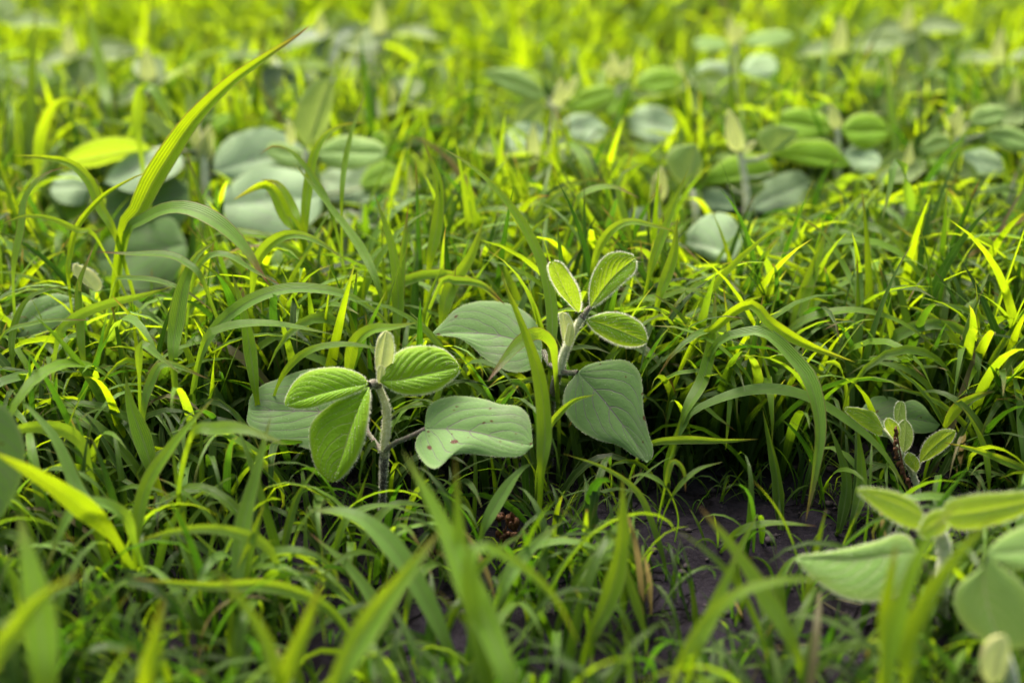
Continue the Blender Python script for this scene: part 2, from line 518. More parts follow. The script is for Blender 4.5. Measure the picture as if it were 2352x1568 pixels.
# ------------------------------------------------------------------ leaves
def leaf_surface(name, left, mid, right, mat, parent, n=34, m=15, belly=0.06, quilt=0.0, K=8.0, slope=0.5,
                 hairs=0, hl=0.0012, label=None, wave=0.0, seed=0, flip=False):
    """surface through three curves: left margin, midrib, right margin (3-D points, base to tip)"""
    Lc, Mc, Rc = resample(left, n), resample(mid, n), resample(right, n)
    wdt = max(np.linalg.norm(Lc - Rc, axis=1))
    ncr = norm(np.cross(np.gradient(Mc, axis=0), Rc - Lc) + 1e-12)
    nav = norm(ncr[n // 4: -n // 4].mean(0))
    if (nav @ (C0 - Mc[n // 2]) < 0) and not flip:
        nav = -nav
    us = np.linspace(-1, 1, 2 * m + 1)
    V = np.zeros((n, 2 * m + 1, 3))
    for j, u in enumerate(us):
        e = Lc if u < 0 else Rc
        a = abs(u)
        V[:, j] = Mc * (1 - a) + e * a
    v = np.linspace(0, 1, n)[:, None]
    au = np.abs(us)[None]
    off = belly * wdt * 4 * au * (1 - au) * np.sin(np.pi * np.clip(v, 0, 1)) ** 0.7
    ph = v * K - (au ** 1.25) * K * slope
    q = np.abs(np.sin(np.pi * ph)) ** 0.8
    off = off + quilt * wdt * q * np.clip(au * 5, 0, 1) * np.clip((1 - au) * 4, 0, 1) * np.sin(np.pi * v) ** 0.5
    r = np.random.default_rng(seed + 11)
    p = r.uniform(0, 6.28, 4)
    off = off + wave * wdt * au ** 2 * (np.sin(v * 9 + p[0] + us[None] * 1.5) + 0.6 * np.sin(v * 17 + p[1])) * np.sin(np.pi * v)
    V = V + off[..., None] * nav
    uv = np.stack(np.broadcast_arrays(us[None] * 0.5 + 0.5, v), -1).reshape(-1, 2)
    H = None
    if hairs:
        roots = np.vstack([V[:, 0], V[:, -1]])
        outw = norm(np.vstack([V[:, 0] - V[:, 2], V[:, -1] - V[:, -3]]) + 1e-9)
        idx = np.concatenate([rng.integers(1, n - 2, hairs // 2), rng.integers(1, n - 2, hairs // 2) + n])
        f = rng.random(len(idx))[:, None]
        rr = roots[idx] * (1 - f) + roots[idx + 1] * f
        h1 = (rr, outw[idx])
        hs = hairs // 5
        i = rng.integers(1, n - 1, hs); j = rng.integers(1, 2 * m, hs)
        h2 = (V[i, j], np.repeat(nav[None], hs, 0) * 0.8 + rng.normal(0, .35, (hs, 3)))
        H = hair_tris(np.vstack([h1[0], h2[0]]), np.vstack([h1[1], h2[1]]), hl, 0.00005)
    F = grid_faces(n, 2 * m + 1)
    a, c, e = V[n // 2, m], V[n // 2 + 1, m], V[n // 2, m + 1]
    if np.dot(np.cross(c - a, e - a), nav) < 0:        # upper side is the face's front
        F = F[:, ::-1]
    me = combine((V.reshape(-1, 3), F, uv), H, name, [mat, M_HAIR])
    o = link(name, me, parent)
    if label: o["label"] = label
    return o


PROT = []      # (polygon px list, depth) of leaves and blades that loose grass must not cover


PROT_FULL = [True]


def shrink(poly):
    c = np.mean(np.array(poly), 0)
    return [tuple(c + (np.array(q) - c) * .97) for q in poly]


def leaf_px(name, base_d, nrm, left, mid, right, mat, parent, **k):
    """leaf traced from the photo: outlines lie on a tilted plane through the leaf's base; a third
    number on a point lifts it off that plane (metres towards the viewer)"""
    nrm = norm(nrm)
    p0 = at_depth(mid[0][0], mid[0][1], base_d)

    def pt(q):
        P = on_plane(q[0], q[1], p0, nrm)
        if len(q) > 2:
            r = norm(C0 - P)
            P = P + r * q[2]
        return P
    Lp, Mp, Rp = [pt(q) for q in left], [pt(q) for q in mid], [pt(q) for q in right]
    Lp = [Mp[0]] + Lp + [Mp[-1]]
    Rp = [Mp[0]] + Rp + [Mp[-1]]
    poly = [(mid[0][0], mid[0][1])] + [(q[0], q[1]) for q in left] + [(mid[-1][0], mid[-1][1])] + [(q[0], q[1]) for q in right[::-1]]
    PROT.append(('poly', poly if PROT_FULL[0] else shrink(poly), float(np.mean([project(x)[2] for x in Mp]))))
    return leaf_surface(name, Lp, Mp, Rp, mat, parent, **k)


def leaf3d(name, base, d, up, L, W, mat, parent, droop=0.25, fold=0.15, kind='leaflet', curl=0.0, **k):
    """ovate leaf grown from its base in world space"""
    d = norm(d); up = norm(up - d * np.dot(up, d)); side = np.cross(d, up)
    v = np.linspace(0, 1, 15)
    mid = base + d * (L * v)[:, None] - up * (droop * L * v ** 2)[:, None] + np.array([0, 0, -1]) * (droop * 0.35 * L * v ** 2)[:, None]
    if kind == 'leaflet':
        w = np.sin(np.pi * v ** 0.80) ** 0.95
    elif kind == 'bud':
        w = np.sin(np.pi * v ** 0.7) ** 0.9
    else:
        w = np.sin(np.pi * np.clip(v, 0, 1) ** 0.64) ** 0.78
    w[0] = 0; w[-1] = 0
    off = 0.5 * W * w
    lf = mid - side * (off * math.cos(fold))[:, None] + up * (off * math.sin(fold))[:, None]
    rt = mid + side * (off * math.cos(fold))[:, None] + up * (off * math.sin(fold))[:, None]
    if kind == 'leaf':      # heart-shaped base
        lf[1:4] -= d * (L * np.array([.05, .04, .01]))[:, None]
        rt[1:4] -= d * (L * np.array([.05, .04, .01]))[:, None]
    return leaf_surface(name, lf, mid, rt, mat, parent, flip=True, **k) if curl == 0 else leaf_surface(name, lf, mid, rt, mat, parent, **k)


# ------------------------------------------------------------------ grass blades traced from the photo
def blade_arrays(P, w, e0=0.0, roll=0.0, twist=0.0, fold=0.25, n=26, m=4, tint=(0.5, 0.3, 0.2), prof=None, sky_k=.4):
    w = w * .95
    P = resample(P, n)
    T = norm(np.gradient(P, axis=0))
    view = norm(C0 - P)
    S = norm(np.cross(T, view))
    for i in range(1, n):
        if S[i] @ S[i - 1] < 0: S[i] = -S[i]
    k_ = sky_k
    Nn_ = view * (1 - k_) + np.array([0, 0, 1.0]) * k_
    Nn_ = norm(Nn_ - T * np.sum(Nn_ * T, 1, keepdims=True))
    S = norm(np.cross(T, Nn_)); N = np.cross(S, T)
    w = w / max(.55, float(np.mean(np.abs(np.sum(Nn_ * view, 1)))))
    v = np.linspace(0, 1, n)
    ang = roll + twist * v
    S2 = S * np.cos(ang)[:, None] + N * np.sin(ang)[:, None]
    N2 = np.cross(S2, T)
    p = prof if prof else 0.34
    q_ = np.clip((v - e0) / max(.05, p - e0), 0, 1)
    ww = (0.40 + 0.60 * q_ * (2 - q_)) * (0.55 + 0.45 * np.clip(v / max(e0, .001), 0, 1)) * np.where(v > p, (1 - ((v - p) / (1 - p)) ** 1.35) ** 0.95, 1.0)
    ww = np.maximum(ww, 0.015) * w * 0.5
    ww = ww * (1 + 0.05 * np.sin(v * 23 + P[0, 0] * 900))
    us = np.linspace(-1, 1, 2 * m + 1)
    V = P[:, None] + S2[:, None] * (us[None] * ww[:, None])[..., None] + N2[:, None] * ((np.abs(us) ** 1.05)[None] * ww[:, None] * fold * 2)[..., None]
    uv = np.stack(np.broadcast_arrays(us[None] * 0.5 + 0.5, v[:, None]), -1)
    k = n * (2 * m + 1)
    return V.reshape(-1, 3), grid_faces(n, 2 * m + 1), uv.reshape(-1, 2), np.repeat([tint], k, 0)


def grass_plant(label, blades, group=None, name='grass_plant'):
    """blades: list of dict(p=[(px,py)...], w=px, d=(root depth, tip depth), ...)"""
    b0 = blades[0]
    r0 = at_depth(*b0['p'][0], b0['d'][0])
    g = np.array([r0[0] + rng.uniform(-.004, .004), r0[1] + rng.uniform(0, .006), 0.0])
    g[2] = soil_z(g[0], g[1]) - 0.002
    t = thing(name, g, label, 'grass', group)
    done = []
    for b in blades:
        if 'c' in b: b['c'] = (.3 + .7 * b['c'][0], b['c'][1], b['c'][2])
        n = len(b['p'])
        ds = np.interp(np.linspace(0, 1, n), np.linspace(0, 1, len(b['d'])), b['d'])
        ds = np.where((ds > .72) & (ds < .9), .72 + (ds - .72) * .6, ds)
        P = [at_depth(q[0], q[1], dd) for q, dd in zip(b['p'], ds)]
        zmin = soil_z(P[0][0], P[0][1])
        w = mm(b['w'], float(np.mean(ds)))
        ext = 0.0
        if P[0][2] > zmin + 0.003:
            tg = norm(P[1] - P[0]); hh = P[0][2] - zmin
            gx = np.array([P[0][0] - np.clip(tg[0] * .3 * hh, -.006, .006), P[0][1] + rng.uniform(0, .004), 0]); gx[2] = soil_z(gx[0], gx[1]) - .001
            Lb = sum(np.linalg.norm(P[i + 1] - P[i]) for i in range(len(P) - 1))
            md = P[0] * .5 + gx * .5 - np.array([tg[0], tg[1], 0]) * hh * .12
            ext = hh / (hh + Lb)
            P = [gx, md] + P
        else:
            gx = P[0]
        V, F, uv, col = blade_arrays(P, w, ext, b.get('roll', random.uniform(-.3, .3)), b.get('tw', random.uniform(-.4, .4)),
                                     b.get('fold', random.uniform(.04, .22)), tint=b.get('c', (random.uniform(.4, 1.), random.uniform(.2, .9), random.uniform(0, .4))),
                                     prof=ext + (1 - ext) * b.get('prof', .34), n=26 + int(20 * ext), sky_k=b.get('k', random.uniform(.2, .65) if b.get('c', (0, 0, .5))[2] > .12 else random.uniform(.0, .25)))
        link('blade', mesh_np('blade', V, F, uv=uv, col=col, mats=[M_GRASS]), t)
        PROT.append(('line', b['p'], float(np.mean(ds)), b['w']))
        if not done:
            done.append(1)
            rad = max(0.0006, w * 0.20)
            q = gx + (P[1] - gx) * min(1.0, .016 / max(.004, np.linalg.norm(P[1] - gx)))
            V, F, uv = tube_arrays([gx - [0, 0, .002], (gx + q) / 2, q], [rad * 1.2, rad, rad * .8], 10, 7)[:3]
            link('sheath', mesh_np('sheath', V, F, uv=uv, mats=[M_SHEATH]), t)
    return t


exec_blocks = []
HC = 1000
# ------------------------------------------------------------------ soybean seedlings traced in detail
def px_stem(name, pts, d, r, mat, parent, **k):
    ds = np.interp(np.linspace(0, 1, len(pts)), np.linspace(0, 1, len(d)), d)
    P = [at_depth(a, b, e) for (a, b), e in zip(pts, ds)]
    PROT.append(('line', pts, float(np.mean(ds)), 2 * float(np.mean(r)) / mm(1, float(np.mean(ds))) + 6))
    return tube(name, P, r, mat, parent, **k)


def soy_left():
    d = 0.70
    g = at_depth(878, 1215, ground_depth(878, 1215)); 
    t = thing('soybean_seedling', (g[0], g[1], soil_z(g[0], g[1])), 'young soybean plant, three bright leaflets spread over grey-green leaves, one with dark red spots', 'soybean plant', 'soybean seedlings')
    px_stem('stem', [(876, 1225), (880, 1110), (884, 1020), (888, 940), (868, 882)], [ground_depth(876, 1215), 0.705, 0.70, .70, .70],
            [0.0016, .0016, .0017, .0019, .0022, .0019, .0016], M_STEM, t, hairs=2600, hl=0.0012, n=40, lump=.25)
    px_stem('petiole', [(880, 1040), (905, 1018), (940, 1003), (978, 985)], [.70, .69], [.0012, .0011, .0012], M_PET, t, hairs=160, hl=.0008)
    leaf_px('leaf', 0.69, (-0.10, -.48, .87),
            [(982, 940), (1008, 918), (1050, 908), (1105, 914), (1150, 926), (1190, 932), (1216, 962)],
            [(975, 985), (1030, 985), (1095, 993), (1160, 1010), (1224, 1024)],
            [(958, 1005), (955, 1030), (975, 1062, .004), (1000, 1076, .006), (1024, 1062, .004), (1045, 1047, .002), (1090, 1042), (1150, 1048), (1195, 1046)],
            M_SPOT, t, belly=.018, quilt=.005, K=5, slope=.75, hairs=420, hl=.0006, wave=.02, seed=1, label='grey-green leaf with dark red spots and a purple midrib')
    px_stem('petiole', [(877, 1040), (862, 1015), (845, 992), (838, 960)], [.70, .715], [.0012, .0011, .0012], M_PET, t, hairs=120, hl=.0008)
    leaf_px('leaf', 0.718, (0.0, -.50, .86),
            [(838, 905), (800, 868), (745, 848), (690, 852), (640, 868), (600, 885), (575, 912)],
            [(842, 955), (780, 948), (710, 944), (640, 943), (570, 941)],
            [(825, 1000), (790, 1028), (740, 1036), (690, 1025), (640, 1012), (592, 992), (568, 970)],
            M_OLD, t, belly=.018, quilt=.005, K=5, slope=.75, hairs=420, hl=.0006, wave=.012, seed=2)
    px_stem('petiole', [(870, 885), (858, 880), (848, 884)], [.70, .695], [.0024, .0022, .0018], M_PET, t, hairs=160, hl=.0010, n=10)
    leaf_px('leaflet', 0.695, (-.15, -.62, .78),
            [(832, 862), (800, 848), (760, 843), (710, 852), (680, 872), (662, 900), (654, 922)],
            [(848, 882), (790, 892), (730, 907), (690, 920), (656, 932)],
            [(825, 898, .002), (790, 912, .003), (750, 925, .003), (715, 936, .002), (682, 938)],
            M_YOUNG, t, belly=.07, quilt=.034, hairs=HC, hl=.0012, seed=3)
    leaf_px('leaflet', 0.693, (-.35, -.70, .62),
            [(815, 898), (770, 922), (728, 955), (711, 985), (713, 1030), (724, 1070), (745, 1098)],
            [(848, 888), (830, 925), (808, 980), (788, 1045), (764, 1108)],
            [(850, 910, .002), (848, 945, .004), (842, 985, .005), (832, 1025, .004), (812, 1065, .003), (785, 1096, .001)],
            M_YOUNG, t, belly=.07, quilt=.034, hairs=HC, hl=.0012, seed=4, K=9)
    leaf_px('leaflet', 0.693, (.1, -.60, .80),
            [(885, 848), (905, 815), (940, 797), (985, 794), (1020, 803), (1042, 822)],
            [(872, 876), (920, 872), (965, 862), (1010, 852), (1056, 842)],
            [(895, 893), (925, 904), (960, 906), (1000, 897), (1030, 878), (1050, 860)],
            M_YOUNG, t, belly=.07, quilt=.034, hairs=HC, hl=.0012, seed=5)
    leaf_px('bud', .70, (-.3, -.9, .2), [(864, 848), (862, 810), (868, 778), (880, 763)], [(872, 858), (878, 820), (884, 780), (888, 758)],
            [(893, 850), (902, 828), (905, 800), (900, 772)], M_BUD, t, belly=.12, quilt=.03, hairs=500, hl=.0011, seed=6, n=22, m=8)
    leaf_px('bud', .695, (.2, -.9, .2), [(866, 868), (867, 850), (872, 840)], [(870, 882), (874, 862), (878, 838)],
            [(884, 870), (884, 852), (881, 842)], M_BUD, t, belly=.15, hairs=220, hl=.0009, seed=7, n=14, m=6)
    return t


def soy_right():
    gd = ground_depth(1262, 1075)
    g = at_depth(1262, 1075, gd)
    t = thing('soybean_seedling', (g[0], g[1], soil_z(g[0], g[1])), 'young soybean plant, three upright leaflets with glowing hairy edges above two broad leaves', 'soybean plant', 'soybean seedlings')
    px_stem('stem', [(1262, 1080), (1262, 960), (1270, 900), (1284, 850)], [gd, .75, .735, .725], [.0021, .0022, .0023], M_PET, t, hairs=500, hl=.0010, label='dark lower stem')
    px_stem('stem', [(1284, 856), (1296, 810), (1316, 765), (1338, 728)], [.725, .71], [.0022, .0020, .0017, .0015], M_STEM_PALE, t, hairs=1500, hl=.0014, label='pale hairy upper stem')
    px_stem('petiole', [(1284, 850), (1262, 835), (1248, 805)], [.725, .735], [.0013, .0012], M_PET, t, hairs=160, hl=.0008)
    leaf_px('leaf', .735, (-.1, -.50, .86),
            [(1240, 765), (1222, 730), (1180, 700), (1118, 691), (1080, 696), (1045, 712), (1018, 740)],
            [(1246, 808), (1190, 782), (1130, 768), (1060, 765), (986, 770)],
            [(1240, 835), (1205, 853), (1160, 850), (1115, 825), (1085, 795, .002), (1055, 776, .003), (1020, 771, .002)],
            M_OLD, t, belly=.018, quilt=.005, K=5, slope=.75, hairs=420, hl=.0006, wave=.012, seed=8)
    px_stem('petiole', [(1286, 852), (1305, 856), (1328, 855)], [.725, .715], [.0014, .0012], M_PET, t, hairs=140, hl=.0008)
    leaf_px('leaf', .715, (.05, -.66, .75),
            [(1350, 838), (1395, 828), (1438, 828), (1466, 850), (1476, 885), (1477, 935), (1487, 985), (1500, 1030), (1496, 1052)],
            [(1327, 855), (1370, 900), (1415, 955), (1455, 1010), (1486, 1062)],
            [(1300, 890), (1294, 925), (1305, 958), (1335, 990), (1375, 1010), (1420, 1022), (1455, 1045)],
            M_OLD, t, belly=.018, quilt=.005, K=5, slope=.75, hairs=420, hl=.0006, wave=.01, seed=9)
    px_stem('petiole', [(1336, 732), (1344, 720), (1356, 704)], [.71, .71], [.0017, .0012], M_PET, t, hairs=120, hl=.0009, n=10)
    leaf_px('leaflet', .712, (.45, -.85, .25),
            [(1310, 700, -.001), (1285, 672, -.002), (1266, 640, -.002), (1260, 612)],
            [(1330, 720), (1310, 688), (1290, 650), (1278, 622), (1268, 598)],
            [(1334, 695, .003), (1326, 660, .004), (1308, 630, .004), (1290, 606, .002)],
            M_YOUNG, t, belly=.04, quilt=.032, hairs=HC + 300, hl=.0013, seed=10)
    leaf_px('leaflet', .708, (-.15, -.92, .30),
            [(1354, 680), (1358, 645), (1372, 612), (1392, 588), (1420, 579), (1448, 584)],
            [(1356, 706), (1382, 668), (1410, 635), (1438, 610), (1461, 592)],
            [(1378, 694, .004), (1405, 672, .005), (1435, 645, .005), (1458, 622, .003)],
            M_YOUNG, t, belly=.06, quilt=.032, hairs=HC + 400, hl=.0013, seed=11)
    leaf_px('leaflet', .708, (.1, -.80, .55),
            [(1370, 724), (1400, 718), (1435, 722), (1468, 740), (1483, 762)],
            [(1346, 734), (1385, 745), (1425, 760), (1460, 775), (1488, 786)],
            [(1362, 756), (1390, 776), (1425, 792), (1462, 795)],
            M_YOUNG, t, belly=.05, quilt=.032, hairs=HC + 300, hl=.0013, seed=12)
    leaf_px('bud', .712, (-.3, -.9, .2), [(1292, 775), (1287, 745), (1284, 722)], [(1302, 790), (1300, 755), (1292, 715)],
            [(1314, 778), (1318, 755), (1308, 728)], M_BUD, t, belly=.16, quilt=.02, hairs=600, hl=.0011, seed=13, n=20, m=8)
    leaf_px('bud', .708, (.3, -.9, .2), [(1298, 785), (1302, 760), (1306, 745)], [(1304, 795), (1310, 768), (1313, 745)],
            [(1312, 792), (1320, 770), (1318, 750)], M_BUD, t, belly=.16, hairs=250, hl=.0009, seed=14, n=14, m=6)
    return t


soy_left()
soy_right()

# ------------------------------------------------------------------ soybean plants further off, grown from a recipe
def adir(az, el):
    az, el = math.radians(az), math.radians(el)
    return np.array([math.cos(el) * math.cos(az), math.cos(el) * math.sin(az), math.sin(el)])


def lup(az, el, roll):
    d = adir(az, el)
    u = np.array([0, 0, 1.0]); u = norm(u - d * (u @ d)); s = np.cross(d, u)
    a = math.radians(roll)
    return u * math.cos(a) + s * math.sin(a)


def soy(label, top, h, tri=None, uni=None, bud=None, lean=(0, 0), pet=(0, 40, .012), young=None, old=None, r=.0022, fine=False, d=None, nodef=.5, prot=True, group='soybean plants in the weedy field'):
    """top: photo point of the growing tip, h its height; tri: (az, elevation, length, width, roll) per leaflet; uni: the paired lower leaves"""
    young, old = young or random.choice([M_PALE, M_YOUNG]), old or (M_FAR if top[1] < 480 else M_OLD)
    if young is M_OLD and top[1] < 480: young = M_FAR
    T = at_height(top[0], top[1], h) if d is None else at_depth(top[0], top[1], d)
    h = T[2]
    g = np.array([T[0] + lean[0], T[1] + lean[1], 0]); g[2] = soil_z(g[0], g[1]) - .002
    t = thing('soybean_plant', g, label, 'soybean plant', group)
    nd = g * (1 - nodef) + T * nodef
    tube('stem', [g, nd, T], [r * 1.1, r, r], M_STEM_PALE, t, hairs=300 if fine else 0, n=12)
    k = dict(hairs=200) if fine else {}
    for (az, el, L, Wd, roll) in (uni or []):
        roll += random.uniform(-25, 30) + random.uniform(0, 22) * math.cos(math.radians(az)); el += 18 * math.sin(math.radians(az)); L *= 1.08
        p1 = nd + adir(az, 35) * .012
        tube('petiole', [nd, nd + adir(az, 45) * .006, p1], [.0011, .001], M_PET, t, n=6, sides=6)
        leaf3d('leaf', p1, adir(az, el), lup(az, el, roll), L, Wd, old, t, droop=random.uniform(.05, .35), fold=random.uniform(.02, .2), kind='leaf', n=18, m=7, belly=.015, quilt=.005, K=5, slope=.75, wave=.02, seed=int(abs(az)) + int(top[0]), **k)
    if tri:
        p2 = T + adir(pet[0], pet[1]) * pet[2]
        tube('petiole', [T, (T + p2) / 2 + np.array([0, 0, .001]), p2], [.0014, .0011], M_STEM_PALE, t, n=6, sides=6)
        for (az, el, L, Wd, roll) in tri:
            roll += random.uniform(-30, 30) + random.uniform(0, 22) * math.cos(math.radians(az)); el += 22 * math.sin(math.radians(az)); Wd *= 1.08
            leaf3d('leaflet', p2, adir(az, el), lup(az, el, roll), L, Wd, young, t, droop=random.uniform(.05, .25), fold=random.uniform(.1, .35), kind='leaflet', n=18, m=7, belly=.06, quilt=.025, wave=.02, seed=int(abs(az)) + int(top[1]), **k)
    PROT.append(('line', [(top[0], top[1] + 25), (top[0], top[1] - 45)], project(T)[2], 24))
    for (az, el, L) in (bud or []):
        L *= 1.2
        leaf3d('bud', T, adir(az, el), lup(az, el, 200), L, L * .42, M_BUD, t, droop=-.1, fold=.5, kind='bud', n=12, m=5, belly=.12, **k)
    return t


Y = M_YOUNG
PROT_FULL[0] = False
# two leaves of it that the photo shows in the open
def add_leaf(par, name, base_d, nrm, L, M, R, mat, **k):
    k.setdefault('belly', .03)
    return leaf_px(name, base_d, nrm, L, M, R, mat, par, n=k.pop('n', 24), m=k.pop('m', 9), **k)




def tsoy(label, stem, h, leaves=(), buds=(), r=.0024, under=(), group='soybean plants in the weedy field'):
    """stem: photo points from low to tip, h the height of its tip; leaves: (kind, material, normal, base, tip, upper margin, lower margin)"""
    top = stem[-1]
    d0 = float(project(at_height(top[0], top[1], h))[2])
    T = at_depth(top[0], top[1], d0)
    dn = [at_depth(a, b, d0) for a, b in stem]
    g = np.array([dn[0][0], dn[0][1] + .002, 0]); g[2] = soil_z(g[0], g[1]) - .002
    t = thing('soybean_plant', g, label, 'soybean plant', group)
    P = [g] + [q for q in dn if q[2] > .012]
    tube('stem', P, [r * .9, r * 1.1, r, r * .8], M_STEM_PALE, t, n=16, hairs=500, hl=.0012)
    path = resample(P[1:] if len(P) > 2 else P, 30)
    for (kind, mat, nrm, base, tip, up_, lo_) in leaves:
        nrm = (nrm[0] + random.uniform(-.25, .25), nrm[1] + random.uniform(-.1, .2), nrm[2] + random.uniform(-.1, .1))
        dd = d0 + (0 if len(base) < 3 else base[2])
        b3 = at_depth(base[0], base[1], dd)
        k = int(np.argmin(np.linalg.norm(path - b3, axis=1) + np.maximum(0, path[:, 2] - b3[2]) * .5))
        if np.linalg.norm(path[k] - b3) > .002:
            tube('petiole', [path[k], (path[k] + b3) / 2 + [0, 0, -.0015], b3], [.0012, .0009], M_STEM_PALE if kind == 'leaflet' else M_PET, t, n=8, sides=6)
        bend = (random.uniform(-4, 4), random.uniform(-4, 4))
        M = [base[:2], (base[0] * .66 + tip[0] * .34 + bend[0], base[1] * .66 + tip[1] * .34 + bend[1]), (base[0] * .33 + tip[0] * .67 + bend[0], base[1] * .33 + tip[1] * .67), tip]
        add_leaf(t, kind, dd, nrm, list(up_), M, list(lo_), mat, quilt=.02 if kind == 'leaflet' else .004, K=8 if kind == 'leaflet' else 5, slope=.5 if kind == 'leaflet' else .75,
                 belly=.05 if kind == 'leaflet' else .03, wave=.035, seed=int(tip[0]))
    for (b, e, w) in buds:
        dx, dy = e[0] - b[0], e[1] - b[1]; l = math.hypot(dx, dy); sx, sy = -dy / l * w / 2, dx / l * w / 2
        f = lambda q, s: (b[0] + dx * q + sx * s, b[1] + dy * q + sy * s)
        add_leaf(t, 'bud', d0, (.1, -.95, .2), [f(.2, 1), f(.5, 1.05), f(.8, .6)], [b, f(.5, .1), e], [f(.2, -1), f(.5, -1.05), f(.8, -.6)], M_BUD, belly=.16, quilt=.02, n=16, m=6, hairs=150) if False else \
            leaf_px('bud', d0, (.1, -.95, .2), [f(.2, 1), f(.5, 1.05), f(.8, .6)], [b, f(.5, .1), e], [f(.2, -1), f(.5, -1.05), f(.8, -.6)], M_BUD, t, belly=.16, quilt=.02, n=16, m=6, hairs=150)
    for (az, el, L, Wd, roll) in under:
        nd = path[8]
        p1 = nd + adir(az, 35) * .012
        tube('petiole', [nd, nd + adir(az, 45) * .006, p1], [.0011, .001], M_PET, t, n=6, sides=6)
        leaf3d('leaf', p1, adir(az, el), lup(az, el, roll), L, Wd, M_FAR, t, droop=random.uniform(.05, .2), fold=.08, kind='leaf', n=18, m=7, belly=.012, quilt=.005, K=5, slope=.75, wave=.02, seed=int(az) + int(top[0]))
    return t


FL, ML, TL = (0, -.45, .89), (0, -.65, .76), (0, -.88, .47)      # leaf planes: flat, half tilted, facing the viewer
LF, LT = 'leaf', 'leaflet'
tsoy('soybean plant with a thick white stem and folded tips, partly behind the tallest grass blade', [(470, 520), (472, 450), (470, 380), (466, 330)], .086,
     [(LT, M_PALE, TL, (405, 312), (333, 258), [(385, 285), (355, 262)], [(395, 322), (360, 300), (338, 278)]),
      (LT, M_PALE, TL, (440, 285), (436, 210), [(430, 265), (426, 230)], [(446, 262), (446, 228)]),
      (LT, M_PALE, TL, (452, 275), (474, 205), [(448, 250), (455, 222)], [(468, 255), (482, 225)]),
      (LT, M_YOUNG, ML, (480, 290), (528, 262), [(495, 270), (515, 262)], [(500, 295), (522, 282)]),
      (LT, M_YOUNG, (.05, -.75, -.45), (350, 342), (142, 375), [(320, 322), (270, 313), (215, 322), (165, 348)], [(330, 358), (280, 370), (220, 381), (170, 385)]),
      (LT, M_YOUNG, ML, (388, 362), (305, 400), [(360, 355), (325, 370)], [(385, 385), (350, 405), (320, 412)]),
      (LF, M_FAR, ML, (490, 398), (700, 345), [(498, 345), (535, 310), (590, 293), (640, 302), (680, 325)], [(540, 412), (610, 405), (670, 380)]),
      (LF, M_FAR, ML, (500, 472, -.02), (738, 452), [(515, 432), (560, 402), (620, 383), (680, 388), (725, 415)], [(515, 515), (560, 536), (640, 543), (700, 528), (735, 490)]),
      (LF, M_OLD, ML, (440, 440, -.01), (238, 485), [(400, 405), (340, 395), (280, 410), (245, 445)], [(435, 490), (380, 530), (310, 540), (255, 520)]),
      (LF, M_FAR, FL, (410, 345), (240, 420), [(370, 335), (310, 350), (260, 385)], [(420, 385), (370, 420), (300, 440)])],
     [((466, 378), (482, 285), 34), ((478, 372), (468, 300), 22), ((455, 350), (440, 250), 20)], r=.0030)
tsoy('soybean plant with one upright oval leaflet and one lying flat beside it', [(700, 480), (700, 400), (704, 345)], .084,
     [(LT, M_PALE, (0, -.97, .2), (705, 338), (757, 183), [(683, 310), (680, 270), (692, 225), (715, 193), (740, 181)], [(735, 315), (755, 280), (765, 235), (767, 200)]),
      (LT, random.choice([M_PALE, M_YOUNG]), ML, (728, 352), (887, 352), [(745, 330), (775, 316), (815, 313), (855, 320), (880, 335)], [(740, 375), (775, 388), (815, 390), (855, 382), (878, 368)]),
      (LT, M_YOUNG, FL, (830, 432, .01), (917, 388), [(830, 410), (850, 380), (885, 368)], [(850, 432), (890, 428), (915, 410)]),
      (LT, random.choice([M_PALE, M_YOUNG]), ML, (720, 365), (610, 345), [(690, 345), (650, 330), (620, 330)], [(700, 385), (660, 385), (625, 365)]),
      (LF, M_FAR, FL, (725, 410, .02), (890, 440), [(760, 385), (820, 380), (870, 400)], [(740, 450), (800, 470), (860, 465)]),
      (LT, random.choice([M_PALE, M_YOUNG]), ML, (850, 325, .03), (898, 330), [(862, 305), (885, 305)], [(868, 340), (888, 345)])],
     [((670, 335), (663, 272), 20)])
t_ = tsoy('low soybean plant with a dark lobed leaf in shade under the pale arching blade', [(430, 620), (425, 580)], .035,
     [(LF, M_OLD, ML, (428, 560), (222, 600), [(400, 505), (350, 508), (300, 530), (245, 548)], [(432, 600), (405, 640), (350, 664), (285, 670), (235, 645)])], [])
tsoy('soybean plant at the left edge behind the arching pink-edged blade, grey leaves only', [(215, 520), (212, 440)], .06,
     [(LF, M_FAR, FL, (205, 430), (115, 430), [(180, 400), (140, 400)], [(190, 465), (150, 470), (120, 452)]),
      (LT, M_YOUNG, ML, (200, 460), (90, 505), [(170, 450), (120, 470)], [(195, 490), (140, 520)])], [((213, 440), (218, 412), 14)])
soy('small soybean plant with a short leaflet crossing a yellow grass blade', (955, 445), .07, tri=[(200, 0, .028, .018, 15), (100, 55, .024, .018, 30), (10, -5, .035, .022, 0), (215, -30, .036, .02, 0)], uni=[(320, -20, .04, .036, 0), (190, -30, .045, .04, 0)], bud=[(120, 75, .016)], pet=(60, 50, .005))
